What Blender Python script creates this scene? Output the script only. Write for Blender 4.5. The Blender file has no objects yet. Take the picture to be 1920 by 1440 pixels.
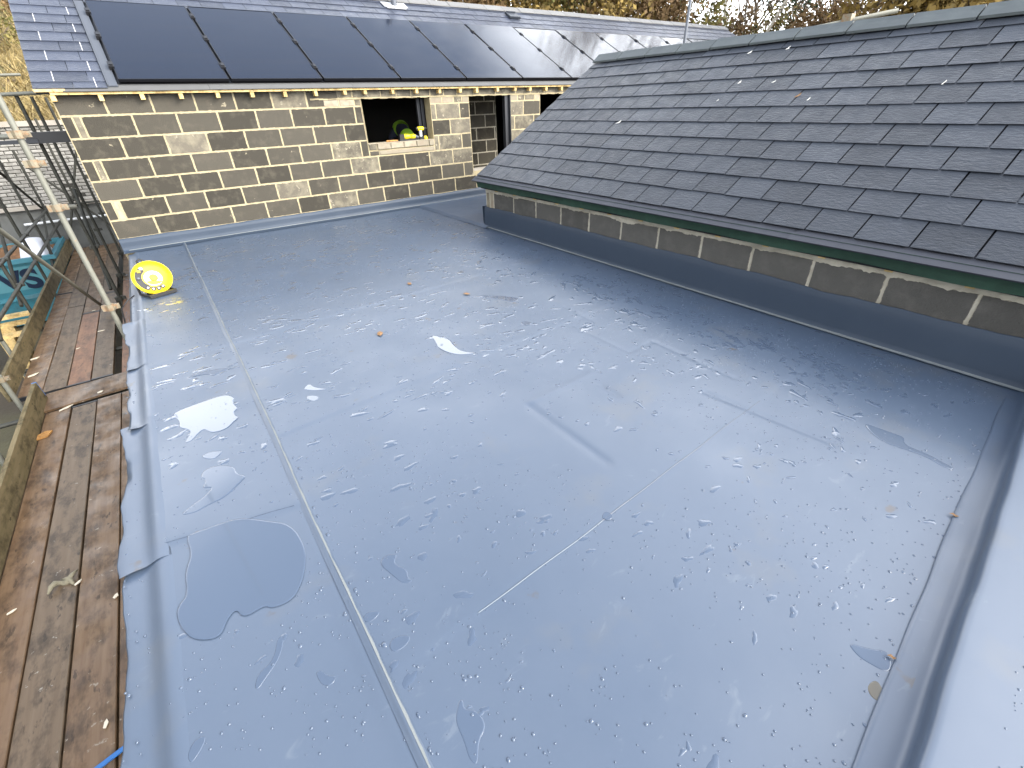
import bpy, math, random
import numpy as np
from mathutils import Matrix, Vector
R = math.radians
rnd = random.Random(7)
nr = np.random.default_rng(11)
scene = bpy.context.scene
COL = scene.collection

# ------------------------------------------------------------------ camera
CAM = Vector((0.5938, -7.7022, 1.4781))
cam_d = bpy.data.cameras.new('camera')
cam = bpy.data.objects.new('camera', cam_d); COL.objects.link(cam)
rx, dn, fw = (0.8056, -0.5916, -0.0312), (-0.3336, -0.4095, -0.8491), (0.4896, 0.6945, -0.5273)
cam.matrix_world = Matrix(((rx[0], -dn[0], -fw[0], CAM.x), (rx[1], -dn[1], -fw[1], CAM.y),
                           (rx[2], -dn[2], -fw[2], CAM.z), (0, 0, 0, 1)))
cam_d.sensor_width = 36; cam_d.lens = 850.9 / 1920 * 36
cam_d.clip_start = 0.05; cam_d.clip_end = 2000
scene.camera = cam
scene.cycles.max_bounces = 6; scene.cycles.diffuse_bounces = 3; scene.cycles.glossy_bounces = 3; scene.cycles.transmission_bounces = 2

# ------------------------------------------------------------------ sky, sun, exposure
SUN_AZ, SUN_EL = R(140), R(28)          # azimuth from +Y towards +X
CLOUD_SHIFT = (5.394, 14.722, 0.0)
world = bpy.data.worlds.new('World'); scene.world = world; world.use_nodes = True
wn = world.node_tree; wn.nodes.clear()
def wnode(t, **k):
    n = wn.nodes.new(t)
    for a, b in k.items(): setattr(n, a, b)
    return n
sky = wnode('ShaderNodeTexSky', sky_type='NISHITA', sun_disc=False, sun_elevation=SUN_EL, sun_rotation=SUN_AZ,
            air_density=1.0, dust_density=1.6, ozone_density=1.0)
bg_sky = wnode('ShaderNodeBackground'); bg_sky.inputs[1].default_value = 0.15
bg_cl = wnode('ShaderNodeBackground'); bg_cl.inputs[0].default_value = (0.95, 0.97, 1.0, 1); bg_cl.inputs[1].default_value = 1.0
mixw = wnode('ShaderNodeMixShader'); outw = wnode('ShaderNodeOutputWorld')
tc = wnode('ShaderNodeTexCoord'); sep = wnode('ShaderNodeSeparateXYZ')
zc = wnode('ShaderNodeMath', operation='MAXIMUM'); zc.inputs[1].default_value = 0.0
za = wnode('ShaderNodeMath', operation='ADD'); za.inputs[1].default_value = 0.16
dx = wnode('ShaderNodeMath', operation='DIVIDE'); dy = wnode('ShaderNodeMath', operation='DIVIDE')
cmb = wnode('ShaderNodeCombineXYZ')
nz = wnode('ShaderNodeTexNoise'); nz.inputs['Scale'].default_value = 0.9; nz.inputs['Detail'].default_value = 6; nz.inputs['Roughness'].default_value = 0.55
haze = wnode('ShaderNodeMapRange'); haze.inputs[1].default_value = 0.25; haze.inputs[2].default_value = 0.66; haze.inputs[3].default_value = 0.36; haze.inputs[4].default_value = -0.06
sm = wnode('ShaderNodeMath', operation='ADD')
rmp = wnode('ShaderNodeMapRange', interpolation_type='SMOOTHSTEP'); rmp.inputs[1].default_value = 0.46; rmp.inputs[2].default_value = 0.74; rmp.inputs[3].default_value = 0.14; rmp.inputs[4].default_value = 1.0
L = wn.links.new
# clouds are brighter towards the sun
dotn = wnode('ShaderNodeVectorMath', operation='DOT_PRODUCT')
dotn.inputs[1].default_value = (math.sin(SUN_AZ)*math.cos(SUN_EL), math.cos(SUN_AZ)*math.cos(SUN_EL), math.sin(SUN_EL))
dmx = wnode('ShaderNodeMath', operation='MAXIMUM'); dmx.inputs[1].default_value = 0.0
dpw = wnode('ShaderNodeMath', operation='POWER'); dpw.inputs[1].default_value = 1.8
dml = wnode('ShaderNodeMath', operation='MULTIPLY_ADD'); dml.inputs[1].default_value = 0.9; dml.inputs[2].default_value = 2.5
L(tc.outputs['Generated'], dotn.inputs[0]); L(dotn.outputs['Value'], dmx.inputs[0]); L(dmx.outputs[0], dpw.inputs[0]); L(dpw.outputs[0], dml.inputs[0]); L(dml.outputs[0], bg_cl.inputs[1])
L(tc.outputs['Generated'], sep.inputs[0]); L(sep.outputs[2], zc.inputs[0]); L(zc.outputs[0], za.inputs[0])
L(sep.outputs[0], dx.inputs[0]); L(za.outputs[0], dx.inputs[1]); L(sep.outputs[1], dy.inputs[0]); L(za.outputs[0], dy.inputs[1])
L(dx.outputs[0], cmb.inputs[0]); L(dy.outputs[0], cmb.inputs[1]); shift = wnode('ShaderNodeVectorMath', operation='ADD'); shift.inputs[1].default_value = CLOUD_SHIFT
L(cmb.outputs[0], shift.inputs[0]); L(shift.outputs[0], nz.inputs['Vector'])
thick = wnode('ShaderNodeMath', operation='MULTIPLY_ADD'); thick.inputs[1].default_value = 0.22
L(dpw.outputs[0], thick.inputs[0]); L(haze.outputs[0], thick.inputs[2])
L(zc.outputs[0], haze.inputs[0]); L(thick.outputs[0], sm.inputs[0]); L(nz.outputs['Fac'], sm.inputs[1]); L(sm.outputs[0], rmp.inputs[0])
L(sky.outputs[0], bg_sky.inputs[0]); L(rmp.outputs[0], mixw.inputs[0]); L(bg_sky.outputs[0], mixw.inputs[1]); L(bg_cl.outputs[0], mixw.inputs[2])
L(mixw.outputs[0], outw.inputs[0])

sun_d = bpy.data.lights.new('sun', 'SUN'); sun_d.energy = 2.3; sun_d.angle = R(26); sun_d.color = (1.0, 0.90, 0.74)
sun = bpy.data.objects.new('sun', sun_d); COL.objects.link(sun)
sdir = Vector((math.sin(SUN_AZ) * math.cos(SUN_EL), math.cos(SUN_AZ) * math.cos(SUN_EL), math.sin(SUN_EL)))
sun.rotation_euler = sdir.to_track_quat('Z', 'Y').to_euler(); sun.location = sdir * 60
vs = scene.view_settings
vs.view_transform = 'Standard'; vs.look = 'None'; vs.gamma = 1; vs.use_curve_mapping = False; vs.exposure = 1.2

# ------------------------------------------------------------------ helpers
WM = {}
def register(o, parent, world):
    COL.objects.link(o); WM[o] = world
    if parent is not None:
        o.parent = parent; o.matrix_parent_inverse = WM[parent].inverted()
    o.matrix_basis = world
    return o
def tag(o, label=None, cat=None, group=None, kind=None):
    if label: o['label'] = label
    if cat: o['category'] = cat
    if group: o['group'] = group
    if kind: o['kind'] = kind
    return o
def empty(name, loc, label, cat, group=None, rot=None):
    o = bpy.data.objects.new(name, None); o.empty_display_size = 0.1
    w = Matrix.Translation(Vector(loc))
    if rot is not None: w = w @ rot
    register(o, None, w)
    return tag(o, label, cat, group)
def fast_mesh(name, v, f, smooth=False):
    """v: Nx3, f: list of faces or MxK int array"""
    me = bpy.data.meshes.new(name)
    if isinstance(f, np.ndarray):
        v = np.asarray(v, np.float32); m, k = f.shape
        me.vertices.add(len(v)); me.vertices.foreach_set('co', v.ravel())
        me.loops.add(m * k); me.loops.foreach_set('vertex_index', f.astype(np.int32).ravel())
        me.polygons.add(m); me.polygons.foreach_set('loop_start', np.arange(0, m * k, k, dtype=np.int32))
        me.polygons.foreach_set('loop_total', np.full(m, k, np.int32))
        if smooth: me.polygons.foreach_set('use_smooth', np.ones(m, bool))
        me.update(calc_edges=True)
    else:
        me.from_pydata([tuple(p) for p in v], [], f)
        if smooth: me.polygons.foreach_set('use_smooth', [True] * len(me.polygons))
        me.update()
    return me
I4 = Matrix.Identity(4)
class MB:
    def __init__(s): s.v = []; s.f = []
    def add(s, vs_, fs_):
        o = len(s.v); s.v += [tuple(p) for p in vs_]; s.f += [[i + o for i in f] for f in fs_]; return s
    def box(s, a, b, m=None):
        x0, y0, z0 = a; x1, y1, z1 = b
        p = [Vector(q) for q in ((x0,y0,z0),(x1,y0,z0),(x1,y1,z0),(x0,y1,z0),(x0,y0,z1),(x1,y0,z1),(x1,y1,z1),(x0,y1,z1))]
        if m is not None: p = [m @ q for q in p]
        return s.add(p, [[0,3,2,1],[4,5,6,7],[0,1,5,4],[1,2,6,5],[2,3,7,6],[3,0,4,7]])
    def tube(s, pts, r, n=10, cap=True):
        pts = [Vector(p) for p in pts]; rs = r if isinstance(r, (list, tuple)) else [r] * len(pts)
        o = len(s.v); prev = None
        for i, p in enumerate(pts):
            t = (pts[min(i+1, len(pts)-1)] - pts[max(i-1, 0)]).normalized()
            if prev is None:
                u = t.orthogonal().normalized()
            else:
                u = (prev - t * prev.dot(t)).normalized()
            prev = u; w = t.cross(u)
            for k in range(n):
                a = 2 * math.pi * k / n; s.v.append(tuple(p + (u * math.cos(a) + w * math.sin(a)) * rs[i]))
        for i in range(len(pts) - 1):
            for k in range(n):
                k2 = (k + 1) % n; s.f.append([o+i*n+k, o+i*n+k2, o+(i+1)*n+k2, o+(i+1)*n+k])
        if cap:
            s.f.append([o + k for k in range(n)][::-1]); e = o + (len(pts)-1)*n; s.f.append([e + k for k in range(n)])
        return s
    def lathe(s, prof, m=None, n=24):
        """profile [(r,z)] revolved about local z"""
        o = len(s.v); m = m or I4
        for r_, z_ in prof:
            for k in range(n):
                a = 2*math.pi*k/n; s.v.append(tuple(m @ Vector((r_*math.cos(a), r_*math.sin(a), z_))))
        for i in range(len(prof)-1):
            for k in range(n):
                k2 = (k+1) % n; s.f.append([o+i*n+k, o+i*n+k2, o+(i+1)*n+k2, o+(i+1)*n+k])
        return s
    def prism(s, poly, z0, z1, m=None):
        m = m or I4; n = len(poly)
        v = [m @ Vector((x, y, z0)) for x, y in poly] + [m @ Vector((x, y, z1)) for x, y in poly]
        return s.add(v, [list(range(n))[::-1], list(range(n, 2*n))] + [[i, (i+1) % n, n+(i+1) % n, n+i] for i in range(n)])
    def build(s, name, mat, parent=None, world=None, smooth=False, mesh=None):
        me = fast_mesh(name, s.v, s.f, smooth)
        me.materials.append(mat)
        return register(bpy.data.objects.new(name, me), parent, world or I4)
def inst(name, me, parent, world):
    return register(bpy.data.objects.new(name, me), parent, world)
def smooth_by_angle(o, ang=40):
    me = o.data
    me.polygons.foreach_set('use_smooth', [True] * len(me.polygons))
    try: me.set_sharp_from_angle(angle=R(ang))
    except Exception: pass
def T(x, y, z): return Matrix.Translation((x, y, z))

# ------------------------------------------------------------------ materials
class Mat:
    def __init__(s, name, color, rough=0.6, metal=0.0, spec=0.5):
        s.m = bpy.data.materials.new(name); s.m.use_nodes = True; s.t = s.m.node_tree
        s.p = s.t.nodes['Principled BSDF']
        s.p.inputs['Base Color'].default_value = (*color, 1); s.p.inputs['Roughness'].default_value = rough
        s.p.inputs['Metallic'].default_value = metal; s.p.inputs['Specular IOR Level'].default_value = spec
        s.col = None; s.base = color; s._vec = None; s._oi = None
    def n(s, t, **k):
        x = s.t.nodes.new(t)
        for a, b in k.items(): setattr(x, a, b)
        return x
    def l(s, a, b): s.t.links.new(a, b)
    def vec(s):
        """object coordinates shifted by a random amount for each object"""
        if s._vec is None:
            tcn = s.n('ShaderNodeTexCoord'); s._oi = s.n('ShaderNodeObjectInfo')
            mul = s.n('ShaderNodeVectorMath', operation='MULTIPLY_ADD')
            s.l(s._oi.outputs['Random'], mul.inputs[0]); mul.inputs[1].default_value = (37.1, 71.3, 19.7); s.l(tcn.outputs['Object'], mul.inputs[2])
            s._vec = mul.outputs[0]
        return s._vec
    def noise(s, scale, detail=4, rough=0.55, stretch=None, dist=0.0):
        detail = min(detail, 4)
        nn = s.n('ShaderNodeTexNoise'); nn.inputs['Scale'].default_value = scale; nn.inputs['Detail'].default_value = detail
        nn.inputs['Roughness'].default_value = rough; nn.inputs['Distortion'].default_value = dist
        v = s.vec()
        if stretch:
            mp = s.n('ShaderNodeVectorMath', operation='MULTIPLY'); s.l(v, mp.inputs[0]); mp.inputs[1].default_value = stretch; v = mp.outputs[0]
        s.l(v, nn.inputs['Vector']); return nn.outputs['Fac']
    def ramp(s, fac, a, b, lo=0.0, hi=1.0):
        r = s.n('ShaderNodeMapRange'); r.inputs[1].default_value = a; r.inputs[2].default_value = b
        r.inputs[3].default_value = lo; r.inputs[4].default_value = hi; s.l(fac, r.inputs[0]); return r.outputs[0]
    def cur(s):
        if s.col is None:
            c = s.n('ShaderNodeRGB'); c.outputs[0].default_value = (*s.base, 1); s.col = c.outputs[0]
        return s.col
    def mix(s, fac, color, mode='MIX'):
        """layer a colour over what is there"""
        m = s.n('ShaderNodeMix', data_type='RGBA', blend_type=mode)
        if isinstance(fac, float): m.inputs[0].default_value = fac
        else: s.l(fac, m.inputs[0])
        s.l(s.cur(), m.inputs[6])
        if isinstance(color, tuple): m.inputs[7].default_value = (*color, 1)
        else: s.l(color, m.inputs[7])
        s.col = m.outputs[2]; s.l(s.col, s.p.inputs['Base Color']); return s
    def tone(s, amount):
        """per-object brightness variation"""
        s.vec(); r = s.ramp(s._oi.outputs['Random'], 0, 1, 1-amount, 1+amount)
        m = s.n('ShaderNodeVectorMath', operation='SCALE'); s.l(s.cur(), m.inputs[0]); s.l(r, m.inputs[3])
        s.col = m.outputs[0]; s.l(s.col, s.p.inputs['Base Color']); return s
    def ragged(s, color):
        """mortar spilling unevenly over the edges of each block"""
        tcn = s.n('ShaderNodeTexCoord'); sp = s.n('ShaderNodeSeparateXYZ'); s.l(tcn.outputs['Generated'], sp.inputs[0])
        def edge(o, k):
            a = s.n('ShaderNodeMath', operation='PINGPONG'); a.inputs[1].default_value = 0.5; s.l(o, a.inputs[0])
            b = s.n('ShaderNodeMath', operation='MULTIPLY'); b.inputs[1].default_value = k; s.l(a.outputs[0], b.inputs[0]); return b.outputs[0]
        mn = s.n('ShaderNodeMath', operation='MINIMUM'); s.l(edge(sp.outputs[0], 2.0), mn.inputs[0]); s.l(edge(sp.outputs[2], 1.0), mn.inputs[1])
        ad = s.n('ShaderNodeMath', operation='SUBTRACT'); s.l(s.ramp(s.noise(22, 5, 0.6), 0.35, 0.8, 0.0, 0.05), ad.inputs[0]); s.l(mn.outputs[0], ad.inputs[1])
        return s.mix(s.ramp(ad.outputs[0], -0.012, 0.008), color)
    def rough(s, fac): s.l(fac, s.p.inputs['Roughness']); return s
    def bump(s, fac, strength=0.3, dist=0.01):
        b = s.n('ShaderNodeBump'); b.inputs['Strength'].default_value = strength; b.inputs['Distance'].default_value = dist
        s.l(fac, b.inputs['Height'])
        if s.p.inputs['Normal'].links: s.l(s.p.inputs['Normal'].links[0].from_socket, b.inputs['Normal'])
        s.l(b.outputs[0], s.p.inputs['Normal']); return s

MEM_C = (0.055, 0.079, 0.121)
def membrane_mat(name, stains=True):
    m = Mat(name, MEM_C if stains else (0.046, 0.063, 0.094), 0.3, spec=0.95 if stains else 0.5)
    m.mix(m.ramp(m.noise(0.7, 3), 0.35, 0.7), (0.061, 0.086, 0.131) if stains else (0.05, 0.068, 0.1))
    if stains:
        st = m.noise(2.3, 7, 0.65); m.mix(m.ramp(st, 0.57, 0.72, 0, 0.35), (0.095, 0.10, 0.105))
        sc = m.noise(4.5, 4, 0.7, (1.0, 2.2, 1), 1.2); m.mix(m.ramp(sc, 0.63, 0.72, 0, 0.28), (0.14, 0.165, 0.195))
        br = m.noise(5.0, 5, 0.6); m.mix(m.ramp(br, 0.68, 0.72, 0, 0.6), (0.07, 0.05, 0.03))
    m.rough(m.ramp(m.noise(1.6, 4, 0.6), 0.35, 0.7, *((0.36, 0.50) if stains else (0.36, 0.50))))
    m.bump(m.noise(3.5, 2), 0.12, 0.02)
    return m.m
M = {}
M['membrane'] = membrane_mat('wet membrane')
M['membrane_plain'] = membrane_mat('membrane flashing', False)
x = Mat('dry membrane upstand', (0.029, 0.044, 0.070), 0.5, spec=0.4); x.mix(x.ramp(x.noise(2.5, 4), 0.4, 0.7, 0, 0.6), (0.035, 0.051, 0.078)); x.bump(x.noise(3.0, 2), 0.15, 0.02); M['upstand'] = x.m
x = Mat('weld bead', (0.15, 0.165, 0.17), 0.45); M['bead'] = x.m
x = Mat('cut edge of lap', (0.10, 0.125, 0.155), 0.5); M['lap'] = x.m
def water_mat(name, col, sr=0.02):
    m = Mat(name, col, 0.25, spec=0.3)
    m.p.inputs['Coat Weight'].default_value = 1.0; m.p.inputs['Coat Roughness'].default_value = sr; m.p.inputs['Coat IOR'].default_value = 1.40
    return m
M['water'] = water_mat('standing water over membrane', (0.062, 0.086, 0.130)).m
M['dirty_water'] = water_mat('muddy water', (0.09, 0.08, 0.06)).m
x = Mat('concrete block', (0.066, 0.060, 0.049), 0.95, spec=0.15); x.tone(0.3)
x.mix(x.ramp(x.noise(9, 6, 0.6), 0.5, 0.72, 0, 0.55), (0.115, 0.102, 0.08)); x.mix(x.ramp(x.noise(160, 2), 0.6, 0.7, 0, 0.6), (0.04, 0.038, 0.035))
x.mix(x.ramp(x.noise(7, 8, 0.7), 0.68, 0.73, 0, 0.8), (0.40, 0.35, 0.25)); x.ragged((0.46, 0.40, 0.27)); x.bump(x.noise(110, 4, .7), 0.9, 0.006); M['block'] = x.m
x = Mat('grey concrete block', (0.088, 0.085, 0.079), 0.95, spec=0.15); x.tone(0.18); x.mix(x.ramp(x.noise(9, 4, 0.6), 0.45, 0.7, 0, 0.7), (0.125, 0.12, 0.11)); x.mix(x.ramp(x.noise(7, 4, 0.7), 0.66, 0.72, 0, 0.7), (0.25, 0.24, 0.21)); x.ragged((0.34, 0.31, 0.25)); x.bump(x.noise(110, 4, .7), 0.9, 0.006); M['block_grey'] = x.m
x = Mat('pale mottled block', (0.115, 0.102, 0.08), 0.9, spec=0.25); x.tone(0.2)
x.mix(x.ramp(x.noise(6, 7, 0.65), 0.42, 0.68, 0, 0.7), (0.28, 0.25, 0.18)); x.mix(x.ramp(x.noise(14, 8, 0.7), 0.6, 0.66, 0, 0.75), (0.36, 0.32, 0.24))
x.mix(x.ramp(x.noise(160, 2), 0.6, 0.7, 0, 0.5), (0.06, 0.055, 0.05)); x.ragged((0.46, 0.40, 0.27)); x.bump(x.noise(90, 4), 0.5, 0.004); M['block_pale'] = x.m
x = Mat('mortar', (0.41, 0.35, 0.22), 0.95, spec=0.2); x.mix(x.ramp(x.noise(14, 6), 0.4, 0.7, 0, 0.7), (0.27, 0.225, 0.15)); x.bump(x.noise(60, 5), 0.7, 0.008); M['mortar'] = x.m
x = Mat('grey mortar', (0.44, 0.41, 0.34), 0.95, spec=0.2); x.mix(x.ramp(x.noise(11, 6), 0.4, 0.7, 0, 0.7), (0.27, 0.25, 0.2)); x.bump(x.noise(60, 5), 0.7, 0.008); M['mortar_grey'] = x.m
x = Mat('pale brick slip', (0.30, 0.265, 0.20), 0.95, spec=0.2); x.tone(0.2); x.mix(x.ramp(x.noise(12, 6), 0.45, 0.7, 0, 0.8), (0.24, 0.19, 0.14)); x.bump(x.noise(60, 4), 0.5, 0.005); M['slip'] = x.m
def slate_mat(name, c, r0, r1):
    x = Mat(name, c, 0.4, spec=0.34); x.tone(0.24)
    x.mix(x.ramp(x.noise(5, 6, 0.65), 0.5, 0.75, 0, 0.5), tuple(k*1.5 for k in c))
    x.mix(x.ramp(x.noise(40, 4, 0.7), 0.7, 0.78, 0, 0.35), (0.22, 0.22, 0.22))
    x.rough(x.ramp(x.noise(9, 5), 0.35, 0.7, r0, r1))
    x.bump(x.noise(24, 4, 0.65, (1, 2.2, 1)), 0.7, 0.009); x.bump(x.noise(200, 2), 0.25, 0.002); return x.m
M['slate'] = slate_mat('fibre slate', (0.031, 0.036, 0.046), 0.32, 0.50)
M['slate_far'] = slate_mat('blue grey slate', (0.040, 0.047, 0.068), 0.28, 0.42)
x = Mat('ridge tile', (0.055, 0.066, 0.07), 0.6); x.tone(0.08); x.mix(x.ramp(x.noise(8, 5), 0.45, 0.7, 0, 0.5), (0.085, 0.1, 0.1)); x.bump(x.noise(70, 3), 0.3, 0.003); M['ridge'] = x.m
x = Mat('grey ridge tile', (0.15, 0.15, 0.15), 0.7); x.tone(0.1); M['ridge_far'] = x.m
M['underlay'] = Mat('dark underlay', (0.012, 0.013, 0.016), 0.9).m
x = Mat('green felt', (0.016, 0.045, 0.028), 0.7); x.mix(x.ramp(x.noise(12, 4), 0.4, 0.7), (0.022, 0.062, 0.04)); M['felt'] = x.m
x = Mat('grey plastic eave tray', (0.045, 0.048, 0.06), 0.6, spec=.3); x.mix(x.ramp(x.noise(6, 4), 0.4, 0.7, 0, 0.5), (0.06, 0.063, 0.075)); M['tray'] = x.m
x = Mat('pale grey flashing', (0.10, 0.10, 0.10), 0.6, spec=.3); x.mix(x.ramp(x.noise(5, 5), 0.4, 0.7, 0, 0.6), (0.08, 0.08, 0.08)); M['apron'] = x.m
def wood_mat(name, c1, c2, rough=0.7, spec=0.4, dirt=None, scale=(18, 1.2, 18)):
    x = Mat(name, c1, rough, spec=spec); x.tone(0.18)
    x.mix(x.ramp(x.noise(1.5, 6, 0.6, scale), 0.35, 0.68), c2)
    x.mix(x.ramp(x.noise(4, 8, 0.7, (2.2, 1.0, 2)), 0.46, 0.66, 0, 0.85), tuple(k*0.38 for k in c1))
    x.mix(x.ramp(x.noise(7, 4, 0.6, (3.0, 1.0, 2)), 0.62, 0.68, 0, 0.8), tuple(k*0.3 for k in c1))
    if dirt: x.mix(x.ramp(x.noise(16, 4, 0.7), 0.66, 0.70, 0, 0.8), dirt)
    x.bump(x.noise(3, 6, 0.6, scale), 0.25, 0.004); return x
x = wood_mat('wet scaffold board', (0.135, 0.080, 0.043), (0.20, 0.128, 0.073), 0.5, 0.4, (0.30, 0.25, 0.19)); x.rough(x.ramp(x.noise(5, 5), 0.35, 0.7, 0.3, 0.7)); M['board'] = x.m
x = wood_mat('red scaffold board', (0.20, 0.088, 0.042), (0.25, 0.125, 0.06), 0.5, 0.5); M['board_red'] = x.m
x = wood_mat('grey brown scaffold board', (0.115, 0.078, 0.047), (0.17, 0.12, 0.076), 0.5, 0.4, (0.36, 0.33, 0.28)); M['board_grey'] = x.m
x = wood_mat('weathered toe board', (0.125, 0.10, 0.05), (0.19, 0.15, 0.085), 0.8, 0.3); M['toe'] = x.m
x = wood_mat('new sawn softwood', (0.62, 0.43, 0.17), (0.7, 0.52, 0.25), 0.7, 0.3); M['softwood'] = x.m
x = wood_mat('orange plywood', (0.42, 0.2, 0.06), (0.5, 0.27, 0.09), 0.7, 0.3); M['ply'] = x.m
x = Mat('galvanised tube', (0.19, 0.19, 0.16), 0.6, 0.3); x.mix(x.ramp(x.noise(6, 7, 0.65), 0.5, 0.7, 0, 0.8), (0.16, 0.155, 0.125)); x.mix(x.ramp(x.noise(15, 6, 0.7), 0.64, 0.7, 0, 0.6), (0.3, 0.18, 0.09)); M['tube'] = x.m
x = Mat('weathered dark tube', (0.06, 0.06, 0.05), 0.6, 0.4); x.mix(x.ramp(x.noise(7, 6), 0.45, 0.7, 0, 0.8), (0.035, 0.033, 0.028)); M['tube_dark'] = x.m
x = Mat('rusty steel fitting', (0.24, 0.21, 0.15), 0.6, 0.4); x.mix(x.ramp(x.noise(30, 5), 0.45, 0.65, 0, 0.8), (0.25, 0.14, 0.07)); M['fitting'] = x.m
M['black'] = Mat('black plastic', (0.012, 0.012, 0.014), 0.45).m
M['dark'] = Mat('dark steel', (0.03, 0.032, 0.038), 0.4, 0.3).m
x = Mat('solar glass', (0.005, 0.009, 0.020), 0.13, spec=0.28); x.p.inputs['Specular Tint'].default_value = (0.62, 0.75, 1.0, 1); x.mix(x.ramp(x.noise(1.2, 3, 0.5, (0.4, 22, 1)), 0.45, 0.6, 0, 0.5), (0.010, 0.012, 0.02))
x.rough(x.ramp(x.noise(2.5, 4), 0.35, 0.7, 0.08, 0.16)); M['pv'] = x.m
M['pv_frame'] = Mat('black anodised frame', (0.012, 0.012, 0.015), 0.35, 0.6).m
M['rail'] = Mat('aluminium rail', (0.10, 0.11, 0.13), 0.5, 0.4).m
x = Mat('yellow plastic', (0.78, 0.60, 0.012), 0.35); x.mix(x.ramp(x.noise(30, 5), 0.62, 0.72, 0, 0.3), (0.5, 0.38, 0.05)); M['yellow'] = x.m
M['white'] = Mat('white plastic', (0.75, 0.74, 0.76), 0.45).m
M['pink_white'] = Mat('white printed label', (0.72, 0.62, 0.68), 0.5).m
x = Mat('teal painted steel', (0.045, 0.20, 0.255), 0.5); x.mix(x.ramp(x.noise(4, 7, 0.65), 0.52, 0.7, 0, 0.75), (0.07, 0.13, 0.15)); x.mix(x.ramp(x.noise(12, 7, 0.7), 0.66, 0.7, 0, 0.7), (0.15, 0.08, 0.045)); M['teal'] = x.m
M['teal_light'] = Mat('light teal paint', (0.11, 0.30, 0.35), 0.5).m
M['navy'] = Mat('navy blue paint', (0.008, 0.02, 0.05), 0.55).m
x = Mat('rubble and soil', (0.16, 0.085, 0.04), 0.95); x.mix(x.ramp(x.noise(9, 6), 0.45, 0.65), (0.26, 0.13, 0.06)); x.bump(x.noise(12, 5), 0.8, 0.03); M['soil'] = x.m
x = Mat('white wrapped sack', (0.72, 0.73, 0.78), 0.4); x.bump(x.noise(7, 4), 0.6, 0.03); M['sack'] = x.m
x = Mat('whitewashed brick', (0.30, 0.29, 0.27), 0.9); x.tone(0.25); x.mix(x.ramp(x.noise(9, 6), 0.5, 0.7, 0, 0.75), (0.15, 0.145, 0.13)); x.mix(x.ramp(x.noise(20, 6), 0.64, 0.7, 0, 0.8), (0.05, 0.05, 0.045)); x.bump(x.noise(60, 4), 0.5, 0.006); M['white_brick'] = x.m
M['dark_mortar'] = Mat('dark joints', (0.05, 0.048, 0.042), 0.95).m
x = Mat('grey render', (0.13, 0.132, 0.125), 0.85); x.mix(x.ramp(x.noise(3, 7), 0.45, 0.7, 0, 0.7), (0.085, 0.085, 0.08)); M['render'] = x.m
x = Mat('concrete coping', (0.36, 0.33, 0.29), 0.9); x.mix(x.ramp(x.noise(5, 6), 0.45, 0.7, 0, 0.6), (0.25, 0.22, 0.18)); M['coping'] = x.m
x = Mat('white painted metal', (0.7, 0.71, 0.72), 0.35); M['white_metal'] = x.m
x = Mat('lead flashing', (0.48, 0.49, 0.51), 0.5, 0.3); M['lead'] = x.m
x = Mat('earth', (0.075, 0.06, 0.042), 0.95); x.mix(x.ramp(x.noise(0.5, 7), 0.45, 0.65), (0.10, 0.09, 0.05)); x.bump(x.noise(5, 5), 0.6, 0.05); M['earth'] = x.m
x = Mat('grassy bank', (0.20, 0.155, 0.07), 0.95); x.mix(x.ramp(x.noise(0.9, 7), 0.42, 0.62), (0.10, 0.10, 0.04)); x.mix(x.ramp(x.noise(3, 6), 0.5, 0.65), (0.11, 0.075, 0.04)); x.bump(x.noise(6, 6), 0.8, 0.08); M['bank'] = x.m
def leaf_mat(name, a, b):
    x = Mat(name, a, 0.7, spec=0.25)
    g = x.n('ShaderNodeNewGeometry'); x.mix(x.ramp(g.outputs['Random Per Island'], 0, 1), b)
    x.mix(x.ramp(x.noise(0.6, 3), 0.4, 0.65, 0, 0.6), tuple(k*0.55 for k in a)); return x.m
M['leaf_gold'] = leaf_mat('golden leaves', (0.30, 0.205, 0.055), (0.15, 0.11, 0.045))
M['leaf_brown'] = leaf_mat('russet leaves', (0.17, 0.105, 0.05), (0.24, 0.16, 0.075))
M['leaf_olive'] = leaf_mat('olive leaves', (0.12, 0.12, 0.035), (0.22, 0.18, 0.06))
M['leaf_green'] = leaf_mat('evergreen needles', (0.018, 0.042, 0.022), (0.03, 0.065, 0.03))
M['twig'] = leaf_mat('bare twigs', (0.14, 0.11, 0.08), (0.2, 0.15, 0.1))
M['dry_grass'] = leaf_mat('dry grass', (0.42, 0.32, 0.15), (0.22, 0.18, 0.075))
x = Mat('brown bark', (0.085, 0.065, 0.048), 0.9); x.bump(x.noise(9, 5, 0.6, (1, 1, .3)), 0.6, 0.03); M['bark'] = x.m
x = Mat('pale birch bark', (0.55, 0.52, 0.45), 0.8); x.mix(x.ramp(x.noise(4, 5, 0.6, (.6, .6, 3)), 0.58, 0.66), (0.1, 0.09, 0.08)); M['birch'] = x.m
M['hivis'] = Mat('hi-vis yellow green fabric', (0.34, 0.62, 0.04), 0.8).m
M['navy_cloth'] = Mat('navy work cloth', (0.01, 0.014, 0.03), 0.85).m
M['skin'] = Mat('skin', (0.5, 0.3, 0.22), 0.6).m
M['hair'] = Mat('dark hair', (0.02, 0.015, 0.01), 0.6).m
M['blue_plastic'] = Mat('blue plastic', (0.03, 0.15, 0.42), 0.4).m
x = Mat('grey cloth rag', (0.25, 0.22, 0.15), 0.9); M['rag'] = x.m
x = Mat('pale wood chip', (0.72, 0.64, 0.5), 0.8); M['chip'] = x.m
M['dead_leaf'] = Mat('dead leaf', (0.22, 0.12, 0.05), 0.7).m
M['feather'] = Mat('pale dry leaf', (0.75, 0.74, 0.68), 0.7).m
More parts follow.
